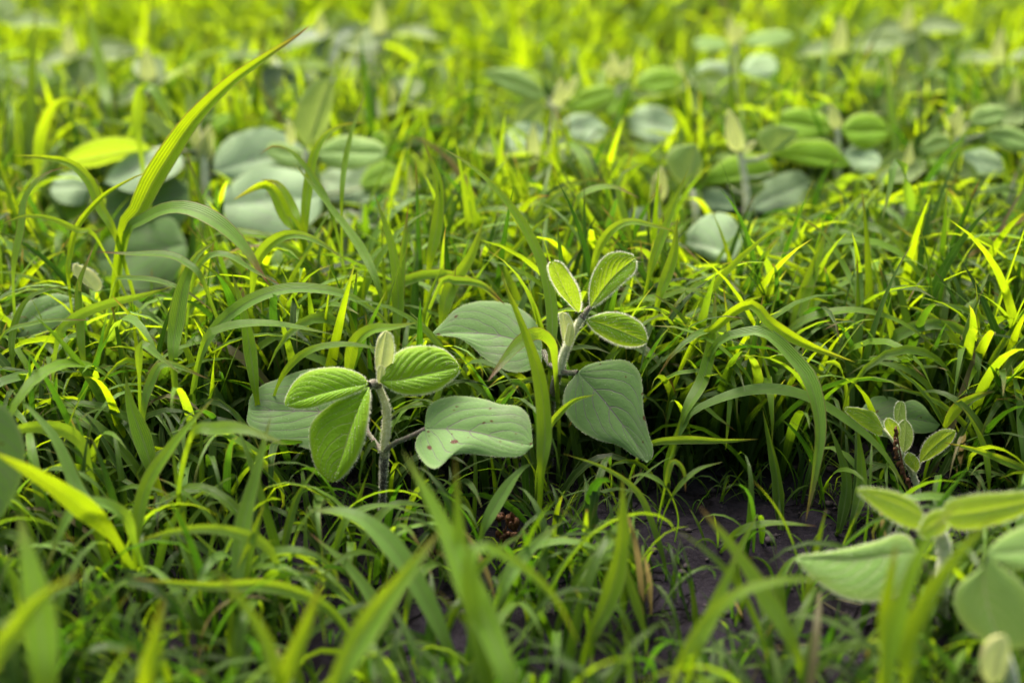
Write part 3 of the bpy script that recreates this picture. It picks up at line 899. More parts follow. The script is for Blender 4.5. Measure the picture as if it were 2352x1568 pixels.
tsoy('soybean plant with twin pale tips beside a drooping leaflet pair', [(1265, 340), (1272, 290), (1278, 245)], .088,
     [(LT, random.choice([M_PALE, M_YOUNG]), ML, (1255, 225), (1110, 165), [(1235, 190), (1190, 162), (1140, 158)], [(1225, 232), (1175, 215), (1125, 185)]),
      (LT, M_PALE, TL, (1250, 240), (1180, 290), [(1225, 228), (1190, 240)], [(1245, 270), (1215, 292)]),
      (LT, random.choice([M_PALE, M_YOUNG]), ML, (1300, 245), (1415, 205), [(1335, 212), (1380, 195)], [(1335, 260), (1385, 245)]),
      (LF, M_FAR, FL, (1285, 290), (1400, 300), [(1310, 265), (1360, 265)], [(1320, 325), (1370, 325)]), (LF, M_FAR, FL, (1255, 300), (1150, 330), [(1230, 275), (1180, 290)], [(1240, 335), (1190, 350)])],
     [((1278, 248), (1292, 180), 24), ((1296, 230), (1328, 172), 18)])
tsoy('soybean plant with a fan of three whitish tips at its top', [(1420, 300), (1420, 250), (1420, 195)], .092,
     [(LT, random.choice([M_PALE, M_YOUNG]), ML, (1455, 195), (1575, 188), [(1480, 165), (1525, 155), (1560, 168)], [(1490, 212), (1535, 215)]),
      (LT, random.choice([M_PALE, M_YOUNG]), ML, (1425, 215), (1390, 262), [(1400, 215), (1385, 240)], [(1435, 240), (1415, 262)]),
      (LT, M_PALE, FL, (1405, 215), (1320, 250), [(1370, 205), (1335, 225)], [(1390, 245), (1350, 262)]),
      (LF, M_FAR, FL, (1440, 270), (1560, 300), [(1480, 240), (1540, 255)], [(1460, 310), (1520, 330)])],
     [((1418, 175), (1405, 115), 22), ((1428, 185), (1450, 128), 20), ((1412, 180), (1385, 145), 16)])
tsoy('distant soybean plant with a tall white stem and flat yellow leaflets', [(1690, 260), (1690, 180), (1686, 105)], .10,
     [(LT, M_PALE, FL, (1680, 108), (1590, 100), [(1650, 88), (1610, 86)], [(1650, 116), (1610, 116)]), (LT, M_PALE, FL, (1700, 98), (1830, 84), [(1740, 75), (1790, 70)], [(1740, 108), (1790, 104)]),
      (LF, M_FAR, FL, (1700, 160), (1790, 150), [(1725, 130), (1770, 128)], [(1730, 180), (1775, 178)]), (LF, M_FAR, FL, (1680, 165), (1590, 170), [(1655, 140), (1610, 145)], [(1655, 190), (1610, 195)])],
     [((1686, 105), (1678, 35), 22), ((1692, 95), (1712, 50), 16)], r=.0032)
tsoy('soybean plant with a pointed white bud standing over a glossy green leaflet', [(1715, 500), (1712, 420), (1700, 352)], .088,
     [(LT, M_YOUNG, ML, (1778, 396), (1610, 421), [(1762, 372), (1726, 356), (1676, 357), (1640, 382)], [(1745, 415), (1690, 420), (1640, 424)]),
      (LT, M_YOUNG, ML, (1771, 356), (1954, 378), [(1800, 335), (1850, 320), (1905, 325)], [(1801, 364), (1860, 382), (1926, 388)]),
      (LT, M_PALE, TL, (1765, 355), (1832, 300), [(1740, 325), (1752, 296), (1795, 288)], [(1795, 345), (1825, 325)]),
      (LT, M_PALE, TL, (1672, 428, .01), (1716, 470), [(1720, 425), (1760, 425)], [(1680, 450), (1700, 466)]),
      (LF, M_FAR, ML, (1725, 480, .01), (1862, 415), [(1735, 435), (1775, 405), (1830, 392)], [(1760, 490), (1820, 480), (1855, 455)]),
      (LF, M_FAR, ML, (1690, 480), (1600, 450), [(1665, 440), (1625, 430)], [(1660, 485), (1620, 478)])],
     [((1696, 352), (1674, 250), 38), ((1706, 350), (1738, 322), 12)])
tsoy('soybean plant with a folded heart-shaped leaflet left of the glossy one', [(1600, 520), (1590, 435)], .074,
     [(LT, M_PALE, TL, (1580, 432), (1600, 332), [(1545, 405), (1530, 365), (1550, 336)], [(1605, 405), (1612, 370)]),
      (LT, M_PALE, TL, (1590, 436), (1606, 485), [(1577, 455), (1590, 480)], [(1612, 445), (1614, 470)]),
      (LF, M_FAR, ML, (1690, 590, -.05), (1562, 552), [(1706, 548), (1680, 500), (1640, 488), (1600, 508)], [(1672, 602), (1635, 595), (1595, 576)])], [])
tsoy('slim soybean seedling with only a pale closed bud on a whitish stem', [(1508, 520), (1510, 465)], .062,
     [(LF, M_FAR, FL, (1500, 490), (1420, 520), [(1475, 475), (1440, 490)], [(1485, 515), (1450, 530)])], [((1510, 468), (1522, 380), 30), ((1505, 470), (1505, 400), 18)], r=.0028)
tsoy('soybean plant with a rounded leaflet to each side of its yellow bud', [(1925, 400), (1925, 340), (1924, 296)], .09,
     [(LT, random.choice([M_PALE, M_YOUNG]), ML, (1930, 300), (2045, 302), [(1950, 272), (1985, 260), (2025, 270)], [(1960, 335), (2000, 342), (2035, 325)]),
      (LT, random.choice([M_PALE, M_YOUNG]), ML, (1915, 296), (1775, 278), [(1890, 262), (1845, 248), (1800, 255)], [(1885, 320), (1840, 328), (1795, 308)]),
      (LF, M_FAR, FL, (1935, 350), (2030, 380), [(1970, 330), (2010, 345)], [(1960, 385), (2000, 400)])], [((1924, 298), (1908, 238), 26)])
tsoy('soybean plant with two creamy tips near the right edge of the field', [(2195, 420), (2195, 370), (2195, 318)], .09,
     [(LT, random.choice([M_PALE, M_YOUNG]), ML, (2228, 282), (2312, 262), [(2235, 255), (2270, 240), (2300, 245)], [(2250, 290), (2290, 288)]),
      (LT, random.choice([M_PALE, M_YOUNG]), ML, (2260, 308), (2390, 335), [(2290, 290), (2340, 298)], [(2290, 335), (2340, 350)]),
      (LT, random.choice([M_PALE, M_YOUNG]), ML, (2190, 325), (2105, 345), [(2165, 308), (2130, 318)], [(2175, 352), (2140, 362)]),
      (LF, M_FAR, FL, (2205, 360), (2310, 390), [(2240, 335), (2290, 355)], [(2230, 395), (2280, 408)])], [((2195, 318), (2205, 242), 26), ((2185, 320), (2180, 262), 20)])
soy('blurred soybean plant with a white bud below a long yellow leaflet', (345, 215), .09, tri=[(130, 10, .045, .022, 0), (30, 20, .034, .024, 0), (200, 0, .04, .024, 0)], uni=[(180, -10, .055, .045, 0), (10, -10, .05, .045, 0)], bud=[(90, 80, .028)])
soy('blurred soybean plant with a leaning pink stem and yellow centre', (165, 150), .095, tri=[(10, 10, .045, .024, 0), (200, 10, .035, .024, 0), (280, -10, .035, .024, 0)], uni=[(350, -10, .055, .05, 0), (180, -10, .055, .045, 0)], bud=[(90, 80, .026)], lean=(.008, 0))
soy('soybean plant cut by the left edge with a bright yellow leaflet', (-20, 70), .10, tri=[(0, 0, .05, .032, 0), (100, 20, .035, .024, 0), (190, 0, .04, .024, 0)], uni=[(20, -10, .055, .05, 0), (200, -10, .055, .045, 0)], bud=[(90, 80, .02)], young=Y)
soy('distant soybean plant with broad silvery leaves left of centre', (620, 175), .085, tri=[(350, 10, .05, .034, -10), (170, 15, .045, .034, 10), (270, -15, .045, .034, 0)], uni=[(330, -15, .062, .055, 0), (200, -15, .062, .055, 0)], bud=[(90, 80, .022)], young=M_OLD)
soy('distant soybean plant with a single upright white tip in the middle of the field', (875, 100), .09, tri=[(350, 10, .04, .03, -10), (190, 10, .04, .03, 10)], uni=[(330, -15, .055, .05, 0), (200, -15, .055, .05, 0)], bud=[(90, 85, .03)], r=.0026)
soy('far soybean plant with a pinkish stem right of the tall white-stemmed one', (1925, 140), .095, tri=[(10, 10, .045, .03, -10), (190, 10, .045, .03, 10), (270, 0, .04, .03, 0)], uni=[(330, -10, .06, .055, 0), (200, -10, .06, .055, 0)], bud=[(70, 80, .028)], lean=(-.006, 0))
soy('far soybean plant half lost in haze at the upper right', (2080, 95), .09, tri=[(10, 10, .045, .03, -10), (190, 10, .045, .03, 10), (270, 0, .04, .03, 0)], uni=[(330, -10, .06, .055, 0), (200, -10, .06, .055, 0)], bud=[(70, 80, .026)], old=M_PALE)
soy('far soybean plant with its tip at the upper right edge', (2290, 160), .09, tri=[(10, 10, .045, .03, -10), (190, 10, .045, .03, 10)], uni=[(330, -10, .06, .055, 0), (200, -10, .06, .055, 0)], bud=[(70, 80, .026)])
soy('low soybean plant whose broad dark leaf lies in shade at mid right', (2045, 560), .05, tri=[(200, 5, .035, .022, 0), (20, 5, .035, .022, 0)], uni=[(235, -20, .055, .05, 0), (60, 0, .045, .04, 0)], bud=[(90, 80, .014)], young=Y)
soy('shaded low soybean plant behind the grass above the left seedling', (790, 545), .045, tri=[(150, 10, .03, .022, 0), (30, 10, .035, .024, 0)], uni=[(300, -20, .048, .045, 0), (200, -10, .045, .04, 0)], bud=[(90, 80, .012)], young=M_OLD)
soy('small pale soybean plant behind the long diagonal grass blade', (1120, 385), .072, tri=[(160, 15, .035, .026, 0), (20, 0, .03, .022, 0), (250, -30, .03, .022, 0)], uni=[(340, -10, .05, .045, 0), (200, -10, .045, .04, 0)], bud=[(90, 80, .014)])
soy('soybean plant with a cream bud and grey leaves close behind the diagonal blade', (1228, 375), .075, tri=[(190, -10, .03, .026, 0), (20, 0, .035, .022, 0)], uni=[(340, -20, .05, .045, 0), (220, -20, .05, .045, 0)], bud=[(90, 80, .022)])

# the rest of the two rows of soybean further back
soy('soybean plant with wide silver leaves just behind the flat pale leaflet', (905, 255), .075, tri=[(200, 0, .04, .03, 0), (340, 0, .042, .032, 0), (90, 20, .03, .024, 0)], uni=[(250, -5, .06, .055, 0), (20, 0, .06, .055, 0)], bud=[(90, 80, .018)], nodef=.62)
soy('grey-leaved soybean plant at the back, left of the single white tip', (740, 95), .085, tri=[(200, 0, .045, .034, 0), (340, 0, .045, .034, 0), (270, 0, .04, .03, 0)], uni=[(230, 0, .07, .06, 0), (330, 0, .07, .06, 0)], bud=[(90, 80, .02)], nodef=.65, young=M_OLD)
soy('soybean plant between the twin-tipped one and the white-stemmed one', (1560, 205), .08, tri=[(200, 0, .042, .03, 0), (340, 0, .044, .034, 0), (270, 0, .036, .028, 0)], uni=[(220, 0, .062, .055, 0), (340, 0, .062, .055, 0)], bud=[(90, 80, .02)], nodef=.62)
soy('soybean plant with a leaning whitish bud in the right half of the back row', (2020, 235), .085, tri=[(190, 0, .045, .036, 0), (10, 0, .045, .036, 0), (270, 0, .04, .03, 0)], uni=[(230, 0, .065, .058, 0), (340, 0, .065, .058, 0)], bud=[(60, 70, .026)], nodef=.62)
soy('soybean plant with two round leaflets hanging over the right edge', (2330, 265), .085, tri=[(190, 0, .045, .036, 0), (350, 0, .045, .036, 0), (270, 0, .04, .03, 0)], uni=[(230, 0, .065, .058, 0), (320, 0, .065, .058, 0)], bud=[(90, 80, .022)], nodef=.62)
soy('soybean plant with sunlit pale leaves in the upper right quarter, near the hanging blade', (2090, 400), .07, tri=[(190, 0, .038, .028, 0), (350, 0, .038, .028, 0)], uni=[(230, -5, .055, .05, 0), (330, 0, .055, .05, 0)], bud=[(90, 80, .018)], nodef=.65)
# left edge, half hidden under grass
p = soy('low soybean plant under arching grass with a crumpled pale young leaf', (200, 665), .045, uni=[(330, -20, .035, .03, 0)], bud=[(120, 50, .016)], pet=(180, 30, .006))
add_leaf(p, 'leaf', .765, (.1, -.6, .8), [(30, 715), (70, 690), (130, 675)], [(5, 780), (60, 740), (110, 710), (178, 688)], [(60, 772), (110, 760), (155, 728)], M_OLD, quilt=.005, K=5, slope=.75, hairs=300)
add_leaf(p, 'leaflet', .765, (-.3, -.8, .4), [(172, 632), (168, 608), (180, 605)], [(222, 672), (200, 645), (182, 625), (172, 606)], [(235, 655), (222, 630), (200, 614)], M_BUD, quilt=.03, hairs=200)
p = soy('close soybean plant cut by the left edge, one broad dark green leaf showing', (-60, 960), .10, uni=[(180, 0, .04, .035, 0)], bud=[(90, 80, .016)])
add_leaf(p, 'leaf', .60, (.45, -.75, .45), [(-40, 940), (5, 930), (40, 975), (58, 1040), (42, 1120)], [(-60, 1000), (-30, 1060), (-10, 1120), (5, 1185)], [(-80, 1060), (-60, 1130), (-20, 1180)], M_OLD, quilt=.01)

# small plant with folded leaflets at the right, in focus
PROT_FULL[0] = True
gd = ground_depth(2100, 1180)
p = thing('soybean_seedling', at_depth(2100, 1180, gd), 'small soybean seedling with half folded corrugated leaflets beside a brown dried spike', 'soybean plant', 'soybean seedlings')
px_stem('stem', [(2100, 1180), (2108, 1130), (2095, 1085), (2070, 1040)], [gd, .73, .72], [.0017, .0016, .0014], M_STEM_PALE, p, hairs=500, hl=.0009)
px_stem('petiole', [(2100, 1090), (2108, 1068), (2114, 1060)], [.725, .722], [.001, .0009], M_STEM_PALE, p, hairs=80, hl=.0008, n=8)
px_stem('petiole', [(2072, 1045), (2050, 1010), (2028, 985)], [.72, .722], [.001, .0009], M_STEM_PALE, p, hairs=80, hl=.0008, n=8)
k2 = dict(quilt=.035, hairs=420, hl=.0009, n=26, m=9)
add_leaf(p, 'leaflet', .722, (-.2, -.8, .5), [(2010, 950), (1975, 937), (1950, 935)], [(2030, 986), (2000, 962), (1970, 945), (1937, 938)], [(2022, 1000), (1990, 985), (1960, 962)], M_LIME, **dict(k2))
add_leaf(p, 'leaflet', .722, (-.3, -.85, .3), [(2115, 1035), (2130, 1008), (2155, 990), (2175, 985)], [(2112, 1062), (2140, 1030), (2170, 1005), (2196, 988)], [(2140, 1050), (2170, 1030), (2190, 1008)], M_LIME, **dict(k2))
add_leaf(p, 'leaflet', .720, (0, -.9, .3), [(2062, 1010), (2060, 985), (2068, 970)], [(2075, 1040), (2078, 1010), (2080, 985), (2079, 962)], [(2092, 1022), (2097, 1000), (2092, 978)], M_PALE, **dict(k2))
add_leaf(p, 'leaflet', .718, (0, -.9, .3), [(2036, 985), (2032, 972), (2036, 962)], [(2052, 1008), (2048, 988), (2042, 968), (2040, 958)], [(2066, 1000), (2066, 982), (2056, 968)], M_LIME, **dict(k2))
add_leaf(p, 'leaflet', .727, (0, -.9, .3), [(2058, 975), (2054, 945), (2060, 925)], [(2066, 1000), (2063, 965), (2066, 940), (2072, 920)], [(2078, 985), (2080, 955), (2078, 930)], M_PALE, **dict(k2))
add_leaf(p, 'leaflet', .718, (0, -.9, .3), [(2078, 1060), (2080, 1045), (2088, 1038)], [(2104, 1085), (2098, 1065), (2092, 1050), (2088, 1038)], [(2112, 1072), (2110, 1058), (2100, 1045)], M_LIME, **dict(k2))
add_leaf(p, 'leaf', .745, (0, -.5, .85), [(1990, 925), (2010, 910), (2050, 912), (2075, 930)], [(1975, 945), (2010, 960), (2050, 965), (2085, 965)], [(1985, 975), (2020, 1000), (2060, 1000)], M_OLD, quilt=.005, K=5, slope=.75)
add_leaf(p, 'leaf', .745, (0, -.5, .85), [(2070, 930), (2095, 918), (2120, 930), (2140, 955)], [(2062, 960), (2095, 962), (2130, 968), (2160, 975)], [(2075, 985), (2110, 995), (2145, 990)], M_OLD, quilt=.005, K=5, slope=.75)

# lower right, near and soft
gd = ground_depth(2170, 1450)
p = thing('soybean_plant', at_depth(2170, 1450, gd), 'near soybean plant at lower right with a large pale triangular leaf', 'soybean plant', 'soybean plants in the weedy field')
px_stem('stem', [(2165, 1450), (2162, 1370), (2160, 1340), (2170, 1290), (2165, 1240), (2145, 1200)], [gd, .60, .60, .595], [.0026, .0026, .0034, .0034, .0026], M_STEM_PALE, p, hairs=900, hl=.0012)
px_stem('petiole', [(2158, 1345), (2130, 1310), (2108, 1270)], [.60, .60], [.0012, .0011], M_PET, p, n=8)
add_leaf(p, 'leaf', .60, (0, -.60, .78), [(2090, 1235), (2060, 1225), (2020, 1240), (1950, 1258), (1880, 1270), (1835, 1275)], [(2108, 1268), (2040, 1275), (1960, 1285), (1890, 1282), (1825, 1283)], [(2085, 1330), (2060, 1368), (2010, 1380), (1950, 1375), (1900, 1350), (1860, 1318)], M_PALE, hairs=700, hl=.0012, quilt=.008, K=5, slope=.75, label='large pale leaf shaped like a triangle')
px_stem('petiole', [(2145, 1205), (2148, 1190), (2140, 1175)], [.595, .595], [.0014, .0012], M_STEM_PALE, p, n=8)
add_leaf(p, 'leaflet', .595, (-.1, -.85, .5), [(2100, 1150), (2050, 1128), (2000, 1120), (1970, 1122)], [(2130, 1195), (2080, 1165), (2020, 1140), (1965, 1124)], [(2110, 1215), (2060, 1200), (2010, 1165)], M_LIME, hairs=400, quilt=.035)
add_leaf(p, 'leaflet', .59, (0, -.85, .5), [(2110, 1215), (2130, 1180), (2165, 1168)], [(2105, 1225), (2130, 1212), (2155, 1195), (2185, 1170)], [(2130, 1235), (2165, 1225), (2185, 1195)], M_LIME, hairs=300, quilt=.035)
add_leaf(p, 'leaflet', .585, (.1, -.85, .5), [(2180, 1150), (2240, 1135), (2310, 1130), (2370, 1128)], [(2160, 1185), (2230, 1178), (2300, 1165), (2400, 1145)], [(2200, 1215), (2270, 1208), (2340, 1185)], M_LIME, hairs=400, quilt=.035)
gd = ground_depth(2310, 1620)
p = thing('soybean_plant', at_depth(2330, 1640, gd), 'blurred soybean plant in the bottom right corner, one leaf folded like a tent', 'soybean plant', 'soybean plants in the weedy field')
px_stem('stem', [(2330, 1640), (2320, 1560), (2300, 1500)], [gd, .54, .53], [.003, .003, .003], M_STEM_PALE, p)
add_leaf(p, 'leaf', .56, (-.3, -.75, .45), [(2270, 1290), (2230, 1320), (2195, 1350), (2195, 1400), (2230, 1450)], [(2268, 1270), (2260, 1330), (2270, 1400), (2290, 1450), (2310, 1490)], [(2300, 1300), (2360, 1350), (2390, 1420), (2370, 1480)], M_PALE, quilt=.008, K=5, slope=.75)
add_leaf(p, 'leaf', .56, (.1, -.55, .8), [(2290, 1240), (2330, 1215), (2380, 1205)], [(2265, 1270), (2320, 1270), (2400, 1262)], [(2290, 1290), (2340, 1305), (2400, 1310)], M_PALE, quilt=.008, K=5, slope=.75)
add_leaf(p, 'bud', .53, (-.2, -.9, .3), [(2252, 1540), (2255, 1490), (2275, 1462)], [(2275, 1575), (2280, 1520), (2290, 1480), (2305, 1455)], [(2310, 1550), (2320, 1500), (2318, 1470)], M_BUD, quilt=.02, belly=.15)

# dried bits
def dry_cluster(label, pts, d, s, cat, name, n, hang=True):
    P = [at_depth(a, b, min(d, ground_depth(a, b) - .004)) for a, b in pts]
    g = P[-1]
    t = thing(name, (g[0], g[1], soil_z(g[0], g[1])), label, cat)
    C = resample(P, 24)
    gz = np.array([g[0], g[1] + .002, soil_z(g[0], g[1])])
    tube('stalk', [P[0], P[len(P) // 2], P[-1], gz], [.0004, .0005, .0006], M_DRY, t, n=16, sides=5)
    for i in range(n):
        c = C[int(rng.integers(0, 24)) if not hang else min(23, int(i / n * 24))] + rng.normal(0, s * (.35 if hang else 1.3), 3)
        q = int(7)
        th = np.linspace(0, 2 * np.pi, q + 1)
        rr = np.linspace(0, np.pi, 6)
        a = s * rng.uniform(.5, 1.1, 3)
        X = np.sin(rr)[:, None] * np.cos(th)[None] * a[0]; Yy = np.sin(rr)[:, None] * np.sin(th)[None] * a[1]; Z = np.cos(rr)[:, None] * np.ones_like(th)[None] * a[2] * 1.3
        Vv = np.stack([X, Yy, Z], -1) * rng.uniform(.7, 1.3, (6, q + 1, 1))
        Vv[:, -1] = Vv[:, 0]
        link('husk', mesh_np('husk', Vv.reshape(-1, 3) + c, grid_faces(6, q + 1), uv=np.zeros((6 * (q + 1), 2)), mats=[M_DRY]), t)
    PROT.append(('line', pts, d, 14))


dry_cluster('crumpled reddish brown dried weed clump on the soil below the middle leaves', [(1130, 1190), (1150, 1185), (1165, 1195), (1185, 1215), (1150, 1240)], .70, .0018, 'dried weed', 'dried_weed', 34, hang=False)
dry_cluster('thin brown dried spike of tiny husks leaning on the small seedling', [(2058, 985), (2056, 1020), (2062, 1055), (2078, 1090), (2095, 1125), (2100, 1150)], .712, .0012, 'dried spike', 'dried_spike', 30)

# ------------------------------------------------------------------ grass traced blade by blade
def B(w, d, *pts, **k):
    k.update(p=[(pts[i], pts[i + 1]) for i in range(0, len(pts), 2)], w=w, d=d if isinstance(d, tuple) else (d, d))
    return k


YL = (.95, .6, 0.0)     # bright yellow-green
PL = (.6, .9, .75)      # pale, bluish
RD = (.6, 1.0, .45)
DK = (.2, .3, .15)
GP = 'grass plants standing out of the weedy sward'
def G(label, *bl): return grass_plant(label, list(bl), GP)


G('tallest grass plant, one wide yellow-green blade rising to a brown tip',
  B(52, (.80, .80), 280, 545, 318, 485, 350, 420, 400, 340, 450, 270, 530, 190, 620, 125, 680, 85, 713, 58, c=(1, .9, 0), roll=.15, tw=.1, fold=.22, prof=.22),
  B(38, (.80, .74), 290, 545, 335, 502, 385, 480, 440, 482, 505, 515, 560, 568, 598, 625, 618, 655, c=(.6, 1, .7), roll=0, tw=.2, prof=.5),
  B(24, (.80, .82), 268, 548, 232, 480, 205, 415, 160, 375, 100, 362, 28, 357, c=(.9, .3, .2), roll=.2))
G('thin yellow grass blade curving up from the left to touch the tallest blade',
  B(15, (.78, .80), 158, 650, 160, 590, 178, 520, 235, 452, 300, 412, 352, 390, c=YL, roll=0))
G('pinkish edged grass blade arching left in front of the grey leaves',
  B(16, (.78, .82), 30, 640, 48, 520, 55, 460, 85, 415, 120, 392, 158, 383, c=PL),
  B(14, (.77, .74), 225, 552, 180, 530, 120, 503, 60, 496, 0, 515, c=(.7, .2, .4)))
G('tall upright grass blade near the left edge, blurred', B(27, (1.0, 1.04), 70, 430, 68, 300, 74, 150, 84, 10, c=YL, roll=0, fold=.1))
G('blurred grass blade hooking over to a pale tip beside the tall upright one', B(25, (.95, .92), 85, 410, 95, 310, 120, 250, 150, 232, 180, 236, 207, 253, c=(1, .8, .3)))
G('grass blade folded sharply at its top, yellow before the fold and blue-green after', B(26, (.92, .90), 322, 340, 314, 270, 322, 215, 340, 198, 358, 212, 385, 258, 413, 307, c=(.9, .2, .6), prof=.5))
G('pale lit grass blade bending to the right over dark shade', B(34, (.72, .76), 398, 835, 402, 760, 420, 660, 450, 590, 500, 551, c=(.7, .3, .6), roll=-.2, fold=.2))
G('long low grass blade with a red-brown edge pointing left', B(17, (.74, .76), 470, 655, 430, 605, 380, 584, 300, 583, 217, 578, c=(.5, 1, .6)))
G('upright grass blade kinked near its red tip at the left', B(19, (.73, .75), 192, 830, 184, 745, 180, 660, 203, 595, 215, 566, c=(.5, .9, .3)))
G('pair of thin arching blades at the left margin', B(10, .72, 0, 780, 80, 742, 150, 735, 212, 735, c=PL), B(15, (.73, .76), 30, 840, 30, 760, 60, 690, 110, 665, 165, 655, c=DK))
G('grass blade sweeping right from the shaded left side to a level tip', B(23, (.72, .75), 130, 790, 165, 735, 240, 700, 330, 678, 400, 657, c=(.4, .3, .6)))
G('fine grass blade curving down right above the sweeping one', B(14, (.76, .74), 262, 655, 300, 640, 360, 645, 425, 668, 492, 716, c=PL))
G('short curved grass blade under the arching pale one', B(16, (.76, .74), 440, 660, 470, 595, 520, 585, 580, 620, 655, 660, c=PL))
G('broad green grass blade bending over to a drooping tip left of centre', B(25, (.77, .74), 580, 660, 595, 590, 640, 547, 690, 540, 740, 560, 792, 597, c=(.8, .3, .4)))
G('very long grass blade arching low across the left middle', B(30, (.72, .73), 455, 840, 490, 760, 560, 700, 640, 667, 720, 663, 800, 680, 870, 722, 920, 775, c=(.55, .3, .7), prof=.4))
G('grass blade pointing right with a flat tip just under the long arching one', B(20, (.71, .70), 465, 790, 505, 755, 570, 742, 650, 745, 768, 768, c=(.7, .3, .5)))
G('tall grass blade with a thin brown tip bending right behind the left seedling', B(24, (.84, .88), 700, 540, 708, 430, 728, 340, 775, 292, 842, 281, c=YL, fold=.15))
G('very thin upright grass blade before the flat pale leaflet', B(13, (.84, .88), 785, 485, 792, 380, 812, 290, 842, 208, c=(.8, .6, .3)))
G('thin grass blade looping back over itself left of the thin upright one', B(14, (.82, .86), 770, 520, 740, 440, 680, 358, 630, 336, 597, 355, c=PL))
G('long straight diagonal grass blade running down from the pale leaves', B(20, (.77, .84), 875, 680, 830, 575, 765, 485, 670, 370, c=(.7, .3, .2)))
G('two curved blades side by side in front of the big grey leaf', B(30, (.84, .86), 700, 555, 660, 500, 630, 440, 600, 425, 535, 460, c=YL), B(26, (.84, .87), 690, 545, 670, 480, 640, 425, 598, 412, c=YL))
G('tall pair of narrow blades left of the middle, one with a pinkish tip', B(26, (.77, .80), 910, 790, 915, 690, 905, 590, 885, 515, 858, 440, c=(.9, .3, .2), roll=.1), B(19, (.78, .80), 915, 750, 922, 620, 938, 468, c=RD))
G('upright yellow grass blade pointing up between the small soybean leaflets', B(26, (.82, .84), 985, 620, 1003, 520, 1010, 430, 995, 380, 970, 320, c=YL))
G('wide grass blade leaning right to a sharp point behind the middle leaf', B(32, (.78, .80), 1015, 740, 1035, 660, 1080, 590, 1112, 503, c=(.8, .3, .3)), B(20, (.78, .77), 1010, 655, 1050, 645, 1110, 655, 1160, 700, c=PL))
G('longest diagonal grass blade rising left from behind the right seedling', B(26, (.735, .80), 1265, 830, 1268, 720, 1250, 620, 1210, 530, 1150, 445, 1080, 380, 1008, 335, c=(.9, .4, .2), prof=.25, roll=.1))
G('sword-like upright grass blade crossing in front of the two middle leaves', B(36, (.675, .685), 1245, 1075, 1252, 990, 1240, 870, 1205, 760, 1150, 630, c=(.85, .4, .15), prof=.22, roll=.1, fold=.25))
G('arched grass blade with a reddish rim lying over the middle leaf', B(26, (.72, .68), 1275, 840, 1268, 790, 1235, 765, 1195, 785, 1155, 830, 1120, 876, c=RD, prof=.55))
G('small pale blade in front of the right heart-shaped leaf', B(14, (.70, .69), 1262, 985, 1285, 950, 1320, 920, 1368, 906, c=(.8, .2, .5)))
G('upright grass blade right of the lower heart-shaped leaf', B(30, (.71, .74), 1572, 950, 1615, 870, 1638, 765, 1643, 670, c=(.8, .6, .2)))
G('grass blade bending over at a sharp peak to a bright lit tip', B(26, (.73, .70), 1590, 790, 1640, 755, 1690, 712, 1732, 700, 1770, 742, 1850, 790, 1965, 832, c=(1, .5, 0), prof=.6, k=0, roll=0))
G('long ribbon of grass that peaks and hangs down almost to the soil', B(38, (.72, .68), 1640, 800, 1700, 768, 1760, 768, 1825, 830, 1862, 885, 1882, 980, 1872, 1080, 1850, 1198, c=(.6, .8, .6), prof=.45, tw=.9, roll=-.3))
G('large grass arch spanning the bare soil on the right', B(28, (.71, .70), 1572, 965, 1640, 920, 1740, 893, 1840, 905, 1940, 960, 2030, 1040, 2095, 1150, c=(.5, .4, .6), prof=.4))
G('single stiff upright grass blade at the edge of the bare soil', B(27, (.705, .715), 1795, 1225, 1787, 1110, 1772, 1030, 1752, 940, c=(.6, .4, .1), roll=.15, fold=.35))
G('two dark upright blades left of the small corrugated seedling', B(24, (.70, .71), 1928, 1215, 1945, 1110, 1925, 1030, 1903, 975, c=DK), B(28, (.695, .705), 1958, 1200, 1980, 1110, 1970, 975, c=(.6, .3, .1)))
G('broad upright grass blade glowing yellow at right of centre', B(34, (.82, .85), 1820, 780, 1842, 690, 1875, 600, 1902, 510, c=YL, fold=.12))
G('thin grass blade making a wide arch at the right', B(18, (.80, .77), 1770, 810, 1830, 745, 1900, 718, 1980, 713, 2070, 740, 2162, 808, c=(.9, .5, .2)))
G('thin pale stalk-like blade leaning left above the wide arch', B(13, (.80, .85), 1970, 700, 1945, 620, 1895, 540, 1840, 500, c=PL))
G('low blade with a purple tip lying over the bare soil', B(17, (.68, .66), 1660, 1262, 1700, 1218, 1770, 1200, 1875, 1207, c=(.8, .9, .2)))
G('slender curved blade springing from the bare soil towards the left', B(15, (.67, .68), 1528, 1300, 1505, 1220, 1465, 1130, 1390, 1075, 1293, 1041, c=(.7, .6, .4)))
G('blurred upright spear-shaped blade at lower centre right', B(42, (.60, .61), 1355, 1470, 1400, 1370, 1428, 1250, 1430, 1088, c=(.9, .4, .1)))
G('pale blue-green blade with white dust pointing up right at lower centre', B(28, (.67, .68), 1112, 1212, 1150, 1140, 1195, 1080, 1228, 1062, c=(.3, .2, 1)), B(30, (.61, .62), 1150, 1360, 1200, 1280, 1282, 1203, c=(.3, .3, .9)))
G('level grass blade pointing right beside the bare soil', B(19, (.71, .70), 1485, 1025, 1560, 1010, 1660, 1012, 1742, 1008, c=(.6, .6, .3)), B(15, (.71, .72), 1560, 1000, 1600, 930, 1650, 960, 1690, 990, c=PL))
G('long soft-focus blade with a whitish damaged tip over the soil', B(36, (.56, .58), 1830, 1500, 1760, 1370, 1690, 1265, 1605, 1160, c=(.7, .9, .3)))
